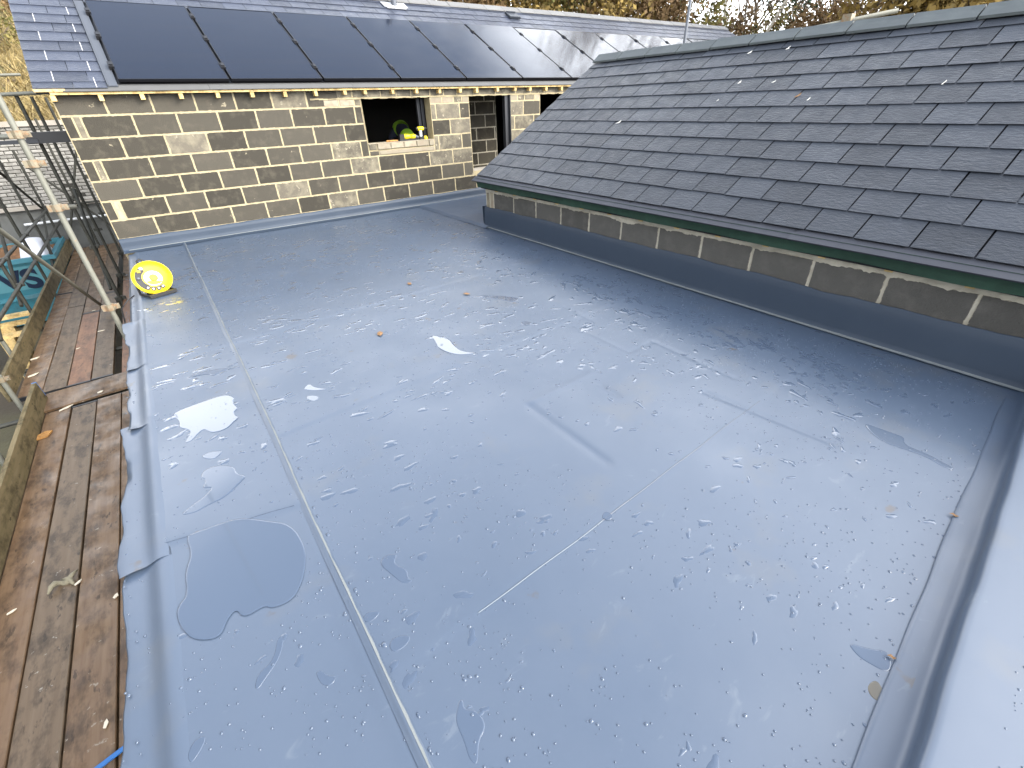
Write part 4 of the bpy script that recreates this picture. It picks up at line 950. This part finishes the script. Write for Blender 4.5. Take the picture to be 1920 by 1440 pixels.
MB().box((-.62, 2.02, 1.19), (-.16, 2.20, 1.33)).build('end_sleeve', M['black'], sc_o)
tube_part('transom', (-1.75, .2, ZD-.07), (-.1, .2, ZD-.07), 'tube_dark'); tube_part('transom', (-1.75, -1.3, ZD-.07), (-.1, -1.3, ZD-.07), 'tube_dark'); tube_part('transom', (-1.75, -4.3, ZD-.07), (-.1, -4.3, ZD-.07), 'tube_dark')
tube_part('ledger', (-1.42, -6.5, ZD-.12), (-1.42, 7.8, ZD-.12), 'tube_dark'); tube_part('ledger', (-.53, -6.5, ZD-.12), (-.53, 7.8, ZD-.12), 'tube_dark')
tube_part('standard', (-1.44, -1.0, -2.3), (-1.44, -1.0, -.85)); tube_part('standard', (-1.42, -2.2, -2.3), (-1.42, -2.2, -.9))
tube_part('standard', (-1.66, .5, -2.3), (-1.66, .5, -.45))
for a, b in (((-1.52, 7.55, -1.1), (-.45, 7.55, 1.1)), ((-.45, 7.55, -1.0), (-1.52, 7.55, .6)), ((-1.62, 1.9, -.9), (-1.62, 4.4, .9)), ((-1.64, .4, -.9), (-1.64, 2.2, .35)), ((-.58, 2.3, -1.0), (-.58, 3.96, .4))): tube_part('brace', a, b, 'tube_dark')
tube_part('standard', (-1.0, 7.6, -2.3), (-1.0, 7.6, 1.5), 'tube_dark'); tube_part('standard', (-.53, 7.6, -2.3), (-.53, 7.6, 1.7), 'tube_dark')
tube_part('end_rail', (-1.6, 7.5, -.22), (-.45, 7.5, -.22), 'tube_dark')
def coupler(x_, y_, z_, mat='fitting', s=1.0):
    m_ = MB(); m_.tube([(x_, y_, z_-.026*s), (x_, y_, z_+.026*s)], .037*s, 12); m_.box((x_+.02*s, y_-.018*s, z_-.02*s), (x_+.07*s, y_+.018*s, z_+.02*s)); m_.tube([(x_+.055*s, y_-.05*s, z_), (x_+.055*s, y_+.05*s, z_)], .009*s, 8)
    m_.box((x_-.055*s, y_-.02*s, z_-.024*s), (x_-.02*s, y_+.02*s, z_+.024*s)); m_.build('coupler', M[mat], sc_o)
for z_ in (1.39, 1.196, .88, .04): coupler(*S1, z_)
MB().tube([(-.084, -2.5, .88), (.02, -2.42, .865)], .018, 8).build('short_tube', M['tube_dark'], sc_o)
for b in (1.9, 3.85, 5.4): coupler(-1.52, b, -.22, 'tube_dark'); coupler(-1.52, b, -.60, 'tube_dark')
for (a, b) in ((-.524, 2.306), (-.532, 3.956), (-.528, 5.98)):
    coupler(a, b, ZD+.05, 'tube_dark', 1.2); coupler(a, b, -.3, 'tube_dark')
coupler(-1.44, -1.0, -.9); coupler(-1.42, -2.2, -.93); coupler(-1.66, .5, -.58)
# boards of the working platform
def board(x0, x1, y0_, y1_, z, mat, label, grp='scaffold boards', bend=0.0):
    m_ = MB(); w_ = (x1-x0); t_ = .036; c_ = .004
    sec = [(-w_/2, 0), (-w_/2, t_-c_), (-w_/2+c_, t_), (w_/2-c_, t_), (w_/2, t_-c_), (w_/2, 0)]
    n_ = 7; L_ = y1_-y0_
    for i in range(n_):
        u = i/(n_-1); y_ = (u-.5)*L_; m_.v += [(a+bend*math.sin(u*3), y_, b+.004*math.sin(u*7+x0*9)) for a, b in sec]
    for i in range(n_-1):
        for k in range(6): m_.f.append([i*6+k, (i+1)*6+k, (i+1)*6+(k+1) % 6, i*6+(k+1) % 6])
    m_.f.append(list(range(6))); m_.f.append([(n_-1)*6+k for k in range(6)][::-1])
    o_ = empty('scaffold_board', ((x0+x1)/2, (y0_+y1_)/2, z), label, 'board', grp)
    m_.build('plank', M[mat], o_, WM[o_])
    for e_, s_ in ((-L_/2, 1), (L_/2, -1)):
        b_ = MB(); b_.box((-w_/2-.001, e_-.002*s_ if s_ > 0 else e_-.03, -.001), (w_/2+.001, e_+.03 if s_ > 0 else e_+.002, t_+.0015)); b_.build('end_band', M['dark'], o_, WM[o_])
    return o_
zt = ZD-.036
board(-.497, -.28, -8.3, -1.46, zt, 'board', 'inner scaffold board next to the loose roof edge')
board(-.722, -.506, -8.3, -1.46, zt, 'board', 'near scaffold board second from the roof edge, with a blue strap on it')
board(-.944, -.732, -8.3, -1.46, zt-.002, 'board_grey', 'near scaffold board third from the roof edge, under the rag')
board(-1.170, -.955, -8.3, -1.46, zt, 'board', 'near scaffold board outermost, beside the toe board')
board(-1.39, -1.182, -8.3, -1.30, zt-.004, 'board_grey', 'near scaffold board outside the toe board')
board(-.795, -.585, -.90, 2.9, zt+.02, 'board_grey', 'far scaffold board beside the dark slit')
board(-1.018, -.803, -.92, 1.9, zt+.022, 'board_red', 'reddish scaffold board second from the dark slit')
board(-1.242, -1.026, -.91, 2.4, zt+.02, 'board_grey', 'far scaffold board with white splashes, third from the slit')
board(-1.47, -1.25, -.90, 3.4, zt+.018, 'board', 'dark wet far scaffold board along the far toe board')
board(-.795, -.585, 2.92, 7.5, zt+.02, 'board_grey', 'farthest scaffold board nearest the house corner')
board(-1.018, -.803, 1.93, 7.5, zt+.018, 'board', 'farthest scaffold board second from the house')
board(-1.242, -1.026, 2.43, 7.5, zt+.02, 'board_grey', 'farthest scaffold board third from the house')
board(-1.47, -1.25, 3.43, 7.5, zt+.02, 'board', 'farthest scaffold board by the toe board')
board(-.50, -.25, -1.05, 3.6, zt+.01, 'board_red', 'reddish inner scaffold board behind the cable reel')
board(-.50, -.25, 3.63, 7.5, zt+.01, 'board', 'inner scaffold board beside the house gable')
m = MB(); m.box((-.60, -.235, 0), (.62, .235, .022)); o = m.build('cross_board', M['board'], None, T(-.70, -1.175, zt+.037) @ Matrix.Rotation(R(4), 4, 'Z')); tag(o, 'wide board laid across the walkway between the two board runs', 'board')
def toe(x_, y0_, y1_, z0, h_, label, lean=.0):
    m_ = MB(); L_ = y1_-y0_; m_.box((-.019, -L_/2, 0), (.019, L_/2, h_)); o_ = m_.build('toe_board', M['toe'], None, T(x_, (y0_+y1_)/2, z0) @ Matrix.Rotation(lean, 4, 'Y')); tag(o_, label, 'toe board', 'toe boards'); return o_
toe(-1.195, -8.3, -1.08, ZD+.002, .225, 'near toe board with blue painted end', -.05)
toe(-1.50, -.95, 7.5, ZD+.03, .225, 'far toe board in front of the teal skip', -.02)
m = MB(); m.box((-.0195, -.05, .05), (.0195, 0, .226)); o = m.build('paint_mark', M['blue_plastic'], bpy.data.objects['toe_board'], T(-1.195, -1.0795, ZD+.004) @ Matrix.Rotation(-.05, 4, 'Y') @ Matrix.Scale(.3, 4, (0, 1, 0)))
# litter on the boards
def chip(x_, y_, sx, sy, a, label, mat='chip', cat='wood chip', nm='wood_chip', z=ZD+.002, th=.006):
    m_ = MB(); m_.prism([(-sx/2, -sy*.3), (sx*.1, -sy/2), (sx/2, sy*.2), (sx*.2, sy/2), (-sx*.4, sy*.35)], 0, th)
    o_ = m_.build(nm, M[mat], None, T(x_, y_, z) @ Matrix.Rotation(a, 4, 'Z')); tag(o_, label, cat, 'litter on the boards'); return o_
CH = [((66,673),.10,.05,.3,'four-sided pale chip nearest the far toe board end'),((63,704),.12,.05,.5,'largest pale chip by the far toe board'),((123,763),.14,.035,.5,'long pale splinter at the edge of the cross board'),((189,736),.06,.04,.3,'pale chip on the cross board near the roof'),((190,621),.09,.03,.0,'pale sliver on the far walkway board'),((147,654),.05,.02,.4,'small pale chip on the reddish board'),((176,583),.05,.02,.1,'tiny pale chip below the white brace'),((20,1145),.05,.018,.3,'pale chip on the lower left boards'),((216,1115),.04,.025,.9,'pale chip beside the lower board gap'),((197,1355),.05,.02,1.3,'pale oval chip near the bottom edge'),((145,1090),.05,.018,.6,'pale chip beside the rag')]
for (u, vv), sx, sy, a, lab in CH:
    x_, y_ = to_floor(u, vv, ZD+.02); chip(x_, y_, sx, sy, a, lab, z=ZD+.024 if vv < 720 else (ZD+.027 if 725 < vv < 745 else ZD+.006))
x_, y_ = to_floor(83, 818, ZD); chip(x_, y_, .16, .12, .4, 'orange plywood offcut beside the near toe board', 'ply', 'offcut', 'plywood_offcut', ZD+.006, .012)
rx_, ry_ = to_floor(120, 1097, ZD)
m = MB(); pts_ = []
for i in range(9):
    u = i/8; pts_.append(Vector((rx_-.07+.15*u, ry_-.05+.12*u+.03*math.sin(u*6), ZD+.02+.02*math.sin(u*9))))
m.tube(pts_, [.006, .016, .02, .014, .022, .024, .018, .012, .005], 8)
m.tube([Vector((rx_-.01, ry_+.05, ZD+.012)), Vector((rx_+.04, ry_+.01, ZD+.03)), Vector((rx_+.06, ry_-.05, ZD+.014))], [.008, .018, .008], 8)
tag(m.build('rag', M['rag'], smooth=True), 'crumpled grey rag on the near scaffold boards', 'rag')
bx_, by_ = to_floor(195, 1428, ZD+.02)
m = MB(); m.box((-.13, -.012, 0), (.1, .012, .008)); tag(m.build('strap', M['blue_plastic'], None, T(bx_, by_, ZD+.006) @ Matrix.Rotation(R(12), 4, 'Z')), 'blue strap lying on the boards at the bottom edge', 'strap')
# leaf scraps and grit on the membrane
for (u, vv), sz, mt, lab in (((768, 533), .04, 'dead_leaf', 'orange brown dead leaf on the far middle of the roof'), ((875, 552), .04, 'dead_leaf', 'dark dead leaf on the roof right of the orange one'), ((713, 627), .045, 'dead_leaf', 'brown leaf between seam and middle puddle'), ((1787, 968), .016, 'dead_leaf', 'tiny dark leaf near the kerb'), ((1670, 1234), .012, 'dead_leaf', 'tiny brown speck of leaf by the muddy puddle')):
    x_, y_ = to_floor(u, vv); m = MB(); m.add([(-sz, 0, .004), (-.3*sz, .5*sz, .001), (.4*sz, .4*sz, .006), (sz, 0, .002), (.2*sz, -.5*sz, .005), (-.5*sz, -.3*sz, .001), (0, 0, .007)], [[0, 5, 6], [5, 4, 6], [4, 3, 6], [3, 2, 6], [2, 1, 6], [1, 0, 6]])
    tag(m.build('leaf', M[mt], None, T(x_, y_, .006) @ Matrix.Rotation(rnd.uniform(0, 3), 4, 'Z')), lab, 'leaf', 'leaves on the flat roof')

# ------------------------------------------------------------------ yard on the left: skip, brick wall
skip = empty('skip', (-3.2, 6.2, -2.3), 'teal steel skip with dark blue lettering behind the scaffold', 'skip')
m = MB(); sec = [(5.75, -2.25), (5.42, -.93), (7.3, -.93), (7.0, -2.25)]
m.v += [(-5.2, a, b) for a, b in sec] + [(-1.58, a, b) for a, b in sec]
m.f += [[0, 4, 5, 1], [1, 0, 3, 2], [4, 7, 6, 5], [2, 3, 7, 6], [0, 3, 7, 4]]
m.build('body', M['teal'], skip)
m = MB(); m.box((-5.26, 5.36, -.95), (-1.52, 5.46, -.87)); m.box((-5.26, 7.26, -.95), (-1.52, 7.36, -.87)); m.box((-1.60, 5.46, -.95), (-1.52, 7.26, -.87)); m.build('rim', M['teal'], skip)
ty = lambda z_: 5.42+(-.93-z_)*.25 - .006
m = MB(); m.add([(-3.6, ty(-1.02), -1.02), (-1.7, ty(-1.02), -1.02), (-1.7, ty(-1.50), -1.50), (-3.6, ty(-1.50), -1.50)], [[0, 3, 2, 1]]); m.build('sign_panel', M['teal_light'], skip)
def text_obj(body, size, loc, parent, mat, bold=.02, rx_=R(90)+.245):
    cu = bpy.data.curves.new('lettering', 'FONT'); cu.body = body; cu.size = size; cu.extrude = .004; cu.offset = bold
    to = bpy.data.objects.new('lettering', cu); COL.objects.link(to)
    me_ = bpy.data.meshes.new_from_object(to.evaluated_get(bpy.context.evaluated_depsgraph_get())); bpy.data.objects.remove(to)
    me_.materials.clear(); me_.materials.append(mat)
    return register(bpy.data.objects.new('lettering', me_), parent, T(*loc) @ Matrix.Rotation(rx_, 4, 'X'))
text_obj('VS', .58, (-2.55, ty(-1.48)-.012, -1.48), skip, M['navy'])
m = MB(); m.box((-5.1, ty(-1.66)-.03, -1.70), (-1.7, ty(-1.66)+.02, -1.62)); m.build('rib', M['teal'], skip)
for q in (-4.4, -3.4, -2.4): MB().box((q-.04, 5.40, -1.0), (q+.04, 5.80, -.95)).build('lug', M['teal'], skip)
v_, f_ = [], []
gx_, gy_ = np.meshgrid(np.linspace(-5.1, -1.66, 30), np.linspace(5.5, 7.24, 16)); gz_ = -1.0+.16*np.sin(gx_*2.1)*np.sin(gy_*3)+nr.normal(0, .03, gx_.shape)
idx = np.arange(480).reshape(16, 30); f_ = np.stack([idx[:-1, :-1], idx[:-1, 1:], idx[1:, 1:], idx[1:, :-1]], -1).reshape(-1, 4)
me = fast_mesh('rubble', np.stack([gx_, gy_, gz_], -1).reshape(-1, 3), f_, True); me.materials.append(M['soil']); tag(inst('rubble', me, None, I4), 'brown rubble heaped in the teal skip', 'rubble', kind='stuff')
m = MB(); prof = []
for i in range(7):
    u = i/6; zz = -.86+.0*u
m.add([(-2.15, 5.7, -1.02), (-1.66, 5.62, -1.02), (-1.62, 6.4, -1.02), (-2.1, 6.5, -1.02), (-2.05, 5.78, -.70), (-1.74, 5.76, -.66), (-1.70, 6.28, -.64), (-1.98, 6.34, -.72), (-1.9, 6.05, -.58)], [[0, 1, 5, 4], [1, 2, 6, 5], [2, 3, 7, 6], [3, 0, 4, 7], [4, 5, 8], [5, 6, 8], [6, 7, 8], [7, 4, 8]])
o = m.build('sack', M['sack']); md = o.modifiers.new('bevel', 'BEVEL'); md.width = .06; md.segments = 3
o.data.polygons.foreach_set('use_smooth', [True]*len(o.data.polygons)); tag(o, 'white plastic sack on top of the skip load', 'sack')
for i, (y_, z_, x1_, lab) in enumerate(((3.05, -1.36, -1.75, 'upper pale timber length stacked beyond the toe board'), (2.95, -1.46, -1.72, 'middle pale timber length in the stack beyond the toe board'), (2.7, -1.57, -1.78, 'lowest pale timber length in the stack beyond the toe board'))):
    m = MB(); m.box((-4.6, y_, z_), (x1_, y_+.14, z_+.05)); tag(m.build('timber_length', M['softwood']), lab, 'timber', 'timber lengths in the yard')
for q, lab in ((-2.2, 'right-hand support block under the timber lengths'), (-4.2, 'left-hand support block under the timber lengths')):
    m = MB(); m.box((q-.09, 2.65, -2.3), (q+.09, 3.2, -1.57)); m.box((q-.1, 2.93, -1.57), (q+.1, 3.1, -1.462)); m.box((q-.1, 3.06, -1.41), (q+.1, 3.18, -1.362)) if False else None; tag(m.build('timber_bearer', M['softwood']), lab, 'timber')
yw = 8.0
bwall = empty('brick_wall', (-2, yw, -2.3), 'whitewashed brick wall with stone coping over a grey rendered base', 'wall')
m = MB(); m.box((-9, yw, -.22), (.0, yw+.25, 1.36)); bw_o = m.build('wall', M['dark_mortar'], bwall)
m = MB(); m.box((-9, yw-.02, -2.3), (0, yw+.25, -.30)); m.build('rendered_base', M['render'], bwall)
m = MB(); m.box((-9, yw-.10, -.30), (0, yw+.05, -.22)); m.build('ledge', M['coping'], bwall)
m = MB(); m.tube([(-2.15, yw-.10, -.60), (-.55, yw-.10, -.60)], .028, 10); m.build('pipe', M['white_metal'], bwall)
q = -9.0
while q < 0:
    e = min(q+.9, 0); MB().box((q+.004, yw-.06, 1.36), (e-.004, yw+.30, 1.46+rnd.uniform(-.006, .006))).build('coping_stone', M['coping'], bwall); q += .9
bm = {}
for k in range(6):
    m = MB(); j_ = lambda: rnd.uniform(-.006, .006)
    w_, h_ = .213+j_(), .063+j_()*.5
    m.add([(-w_/2+j_(), 0, -h_/2), (w_/2, 0, -h_/2+j_()*.4), (w_/2+j_(), 0, h_/2), (-w_/2, 0, h_/2), (-w_/2+.01, -.012, -h_/2+.008), (w_/2-.01, -.012+j_()*.5, -h_/2+.008), (w_/2-.01, -.012, h_/2-.008), (-w_/2+.01, -.012, h_/2-.008)], [[0, 1, 5, 4], [1, 2, 6, 5], [2, 3, 7, 6], [3, 0, 4, 7], [4, 5, 6, 7]])
    bm[k] = fast_mesh('brick', m.v, m.f); bm[k].materials.append(M['white_brick'])
nb = 0
for r_ in range(21):
    z_ = -.18+.075*r_; off = .1125*(r_ % 2)
    for c_ in range(13):
        x_ = -.15-off-.225*c_
        if rnd.random() < .03: continue
        inst('brick', bm[rnd.randrange(6)], bw_o, T(x_, yw-.001, z_) @ Matrix.Rotation(rnd.gauss(0, .01), 4, 'Y')); nb += 1
# pole beyond the low roof, rail lying on its ridge
m = MB(); m.tube([(9.6, -.95, -2.3), (9.75, -.95, 6.5)], .028, 10); tag(m.build('mast_pole', M['rail'], smooth=True), 'thin grey pole rising behind the low slate roof', 'pole')
m = MB(); m.tube([(7.55, -3.0, 2.02), (8.15, -4.95, 2.235)], .024, 10); ho = m.build('scaffold_rail', M['tube'], smooth=True); tag(ho, 'horizontal scaffold tube just behind the low roof ridge', 'scaffold tube')
for (a, b, c_) in ((7.62, -3.2, 2.04), (8.0, -4.5, 2.18)):
    m = MB(); m.box((a-.05, b-.05, c_-.02), (a+.05, b+.05, c_+.07)); m.build('coupler', M['fitting'], ho)
m = MB(); m.tube([(7.62, -3.2, -2.3), (7.62, -3.2, 2.05)], .024, 8); m.build('upright', M['tube'], ho); m = MB(); m.tube([(8.0, -4.5, -2.3), (8.0, -4.5, 2.2)], .024, 8); m.build('upright', M['tube'], ho)

# ------------------------------------------------------------------ leaf mass left of the view, added to block low sky and darken the upstand
nw = 13000
wy = nr.uniform(-28, 48, nw); wx = -15 - nr.random(nw)**2*6 + 1.2*np.sin(wy*.7); wz = -1 + nr.random(nw)*(15+1.5*np.sin(wy*.5)+1.2*np.sin(wy*1.3)); 
a_ = nr.normal(0, 1, (nw, 3)); a_ /= np.linalg.norm(a_, axis=1)[:, None]; b_ = nr.normal(0, 1, (nw, 3)); b_ -= (a_*b_).sum(1)[:, None]*a_; b_ /= np.linalg.norm(b_, axis=1)[:, None]
cw = np.stack([wx, wy, wz], 1); sw = nr.uniform(.25, .6, nw)[:, None]
me = fast_mesh('wood', np.stack([cw-a_*sw, cw-b_*sw*.7, cw+a_*sw, cw+b_*sw*.7], 1).reshape(-1, 3), np.arange(nw*4).reshape(-1, 4)); me.materials.append(M['leaf_olive'])
tag(inst('wood', me, None, I4), 'unseen olive brown woodland mass on the left, added to block low sky light', 'wood', kind='stuff')

# ------------------------------------------------------------------ trees
def branch_set(base, height, spread, levels, seed, r0, droop=0.0, up=.6, nchild=(3, 5)):
    rg = random.Random(seed); segs = []; tips = []
    def grow(p, d, ln, r, lv):
        n_ = 4; pts_ = [p]; q = p.copy(); dd = d.copy()
        for i in range(n_):
            dd = (dd + Vector((rg.gauss(0, .13), rg.gauss(0, .13), rg.gauss(0, .08)+(.05*up if lv else 0)-droop*.1))).normalized(); q = q + dd*ln/n_; pts_.append(q.copy())
        segs.append((pts_, [r*(1-.6*i/n_) for i in range(n_+1)], lv))
        if lv >= levels: tips.extend(pts_[2:]); return
        if lv >= levels-1: tips.extend(pts_[3:])
        for k in range(rg.randint(*nchild)+(5 if lv == 0 else 0)):
            u = rg.uniform(.18 if lv == 0 else .25, 1.0); i = min(int(u*n_), n_-1); st_ = pts_[i].lerp(pts_[i+1], u*n_-i)
            az = rg.uniform(0, 6.28); tilt_ = rg.uniform(.5, 1.15)
            nd_ = (dd*math.cos(tilt_) + Vector((math.cos(az), math.sin(az), .25*up)).normalized()*math.sin(tilt_)*spread).normalized()
            grow(st_, nd_, ln*rg.uniform(.42, .62), r*(.5-.2*u)+.004, lv+1)
    grow(Vector(base), Vector((rg.gauss(0, .05), rg.gauss(0, .05), 1)).normalized(), height, r0, 0)
    return segs, tips
def leaf_cloud(points, n_, sig, size, seed, flat=.6):
    rg = np.random.default_rng(seed); P_ = np.array([tuple(p) for p in points]); c_ = P_[rg.integers(0, len(P_), n_)] + rg.normal(0, sig, (n_, 3))
    a = rg.normal(0, 1, (n_, 3)); a /= np.linalg.norm(a, axis=1)[:, None]; b = rg.normal(0, 1, (n_, 3)); b -= (b*a).sum(1)[:, None]*a; b /= np.linalg.norm(b, axis=1)[:, None]
    sz = (size*rg.uniform(.5, 1.4, n_))[:, None]; v_ = np.stack([c_-a*sz, c_-b*sz*flat, c_+a*sz, c_+b*sz*flat], 1)
    return v_.reshape(-1, 3), np.arange(n_*4).reshape(-1, 4)
def tree(name, label, base, height, leaf, nleaf, seed, bark='bark', spread=1.0, levels=3, size=.10, sig=.25, r0=.14, nchild=(3, 5), up=.6, group='trees behind the roofs', cat='tree'):
    o_ = empty(name, base, label, cat, group)
    segs, tips = branch_set(base, height, spread, levels, seed, r0, up=up, nchild=nchild)
    m_ = MB(); m2 = MB()
    for pts_, rs, lv in segs: (m_ if lv == 0 else m2).tube(pts_, [max(q_, .012) for q_ in rs], 8 if lv == 0 else 4, False)
    m_.build('trunk', M[bark], o_, smooth=True)
    if m2.v: m2.build('limbs', M['bark' if bark != 'birch' else 'twig'], o_, smooth=True)
    if nleaf:
        v_, f_ = leaf_cloud(tips, nleaf, sig, size, seed+5); me_ = fast_mesh('crown', v_, f_); me_.materials.append(M[leaf]); inst('crown', me_, o_, I4)
    return o_
def polar(az, dist, z): a = R(az); return (CAM.x+dist*math.sin(a), CAM.y+dist*math.cos(a), z)
TREES = [
 ('beech_tree', 'golden leaved tree at the left end of the tree line, behind the far ridge', 30, 27, 8, 'leaf_gold', 7000, 'bark', 1.1),
 ('beech_tree', 'dense golden brown tree above the middle of the far ridge', 35.5, 25, 7.5, 'leaf_gold', 8000, 'bark', 1.15),
 ('beech_tree', 'russet tree left of the thin grey pole', 41, 27, 8, 'leaf_brown', 8000, 'bark', 1.1),
 ('beech_tree', 'golden tree just left of the thin grey pole', 47, 25, 7, 'leaf_gold', 7000, 'bark', 1.15),
 ('oak_tree', 'rust brown tree directly behind the thin grey pole', 52, 28, 9, 'leaf_brown', 5000, 'bark', 1.1),
 ('birch_tree', 'white-stemmed birch right of the thin grey pole', 57.2, 27, 11, 'twig', 900, 'birch', .8),
 ('birch_tree', 'second slim pale birch beside the first', 58.3, 30, 11, 'twig', 900, 'birch', .8),
 ('pine_tree', 'dark green conifer between the bare birches', 61.5, 36, 10, 'leaf_green', 9000, 'bark', .9),
 ('bare_tree', 'bare twiggy tree right of the conifer', 64.3, 32, 10, 'twig', 1500, 'bark', .9),
 ('bare_tree', 'bare pale-branched tree against the white sky', 66.5, 36, 11, 'twig', 1500, 'birch', .9),
 ('oak_tree', 'olive brown tree left of the big golden tree', 68.4, 30, 9, 'leaf_olive', 5000, 'bark', 1.0),
 ('beech_tree', 'big golden tree above the right roof', 72, 24, 8.5, 'leaf_gold', 11000, 'bark', 1.2),
 ('beech_tree', 'bright yellow tree at the right edge', 76.5, 23, 8.5, 'leaf_gold', 11000, 'bark', 1.2),
 ('beech_tree', 'golden tree beyond the right edge of the roof', 81, 25, 9, 'leaf_gold', 7000, 'bark', 1.2),
]
for i, (nm, lab, az, dist, hgt_, lf, nl, bk, spd) in enumerate(TREES):
    tree(nm, lab, polar(az, dist, -1.2 if az > 55 else .3), hgt_, lf, nl, 40+i, bk, spd, 3 if nl else 3, .10 if nl > 2000 else .07, .32 if lf != 'twig' else .4, .13 if bk != 'birch' else .09)
# undergrowth that closes the view below the crowns
def shrub(az, dist, z, w_, h_, lf, seed, lab, nl=2600):
    base = polar(az, dist, z); rg = random.Random(seed); o_ = empty('shrub', base, lab, 'shrub', 'shrubs behind the roofs')
    pts_ = []; m_ = MB()
    for k in range(16):
        a = rg.uniform(0, 6.28); tp = Vector(base)+Vector((math.cos(a)*w_*rg.uniform(.2, 1), math.sin(a)*w_*rg.uniform(.2, 1), h_*rg.uniform(.6, 1.05)))
        mid_ = Vector(base).lerp(tp, .5)+Vector((0, 0, h_*.15)); m_.tube([base, mid_, tp], [.03, .02, .008], 4, False); pts_ += [mid_, mid_.lerp(tp, .4), mid_.lerp(tp, .7), tp, tp]
    m_.build('stems', M['twig'], o_)
    v_, f_ = leaf_cloud(pts_, nl, .32, .085, seed+1); me_ = fast_mesh('foliage', v_, f_); me_.materials.append(M[lf]); inst('foliage', me_, o_, I4)
SH = [(29, 22, .2, 'leaf_gold', 'golden shrub at the far left of the undergrowth'), (32.5, 21, .2, 'leaf_brown', 'russet shrub second from the left in the undergrowth'), (36.5, 22, .2, 'leaf_gold', 'golden shrub third from the left behind the ridge'), (40, 23, .1, 'leaf_olive', 'olive shrub behind the middle of the ridge'), (44, 22, .1, 'leaf_gold', 'pale golden shrub right of the olive one'), (48.5, 23, 0, 'leaf_brown', 'russet shrub left of the thin pole'), (52.5, 25, -.3, 'leaf_olive', 'olive shrub behind the thin pole'), (56, 28, -.8, 'leaf_brown', 'brown shrub at the foot of the birches'), (60, 32, -1, 'leaf_olive', 'olive shrub at the foot of the conifer'), (63.6, 30, -1, 'leaf_brown', 'dark brown shrub under the bare trees'), (67, 29, -1, 'leaf_brown', 'brown shrub left of the big golden tree'), (70, 23, -1, 'leaf_gold', 'golden shrub under the big golden tree'), (74, 22, -1, 'leaf_gold', 'yellow shrub above the right ridge'), (78, 22, -1, 'leaf_olive', 'olive shrub at the right edge')]
for i, (az, dist, z, lf, lab) in enumerate(SH): shrub(az, dist, z, 2.4, 5.6 if az < 54 else 5.4, lf, 200+i, lab, 5200 if az < 54 else 7000)
for i, (x_, y_, lf, lab) in enumerate(((-1.6, 13.5, 'leaf_olive', 'bramble clump on the bank nearest the house verge'), (-3.2, 11.5, 'leaf_brown', 'brown bramble clump on the bank above the brick wall'), (-1.0, 17, 'leaf_brown', 'brown bramble clump high on the bank'))):
    base = (x_, y_, float(bank_h(np.array(x_), np.array(y_)))); o_ = empty('bramble', base, lab, 'shrub', 'brambles on the bank'); rg = random.Random(300+i); m_ = MB(); pts_ = []
    for k in range(12):
        a = rg.uniform(0, 6.28); e_ = Vector(base)+Vector((math.cos(a)*rg.uniform(.4, 1.1), math.sin(a)*rg.uniform(.4, 1.1), rg.uniform(.0, .35))); mid_ = Vector(base).lerp(e_, .5)+Vector((0, 0, .4)); m_.tube([base, mid_, e_], [.012, .01, .005], 4, False); pts_ += [mid_, e_, mid_.lerp(e_, .5)]
    m_.build('stems', M['twig'], o_); v_, f_ = leaf_cloud(pts_, 900, .16, .045, 310+i); me_ = fast_mesh('foliage', v_, f_); me_.materials.append(M[lf]); inst('foliage', me_, o_, I4)
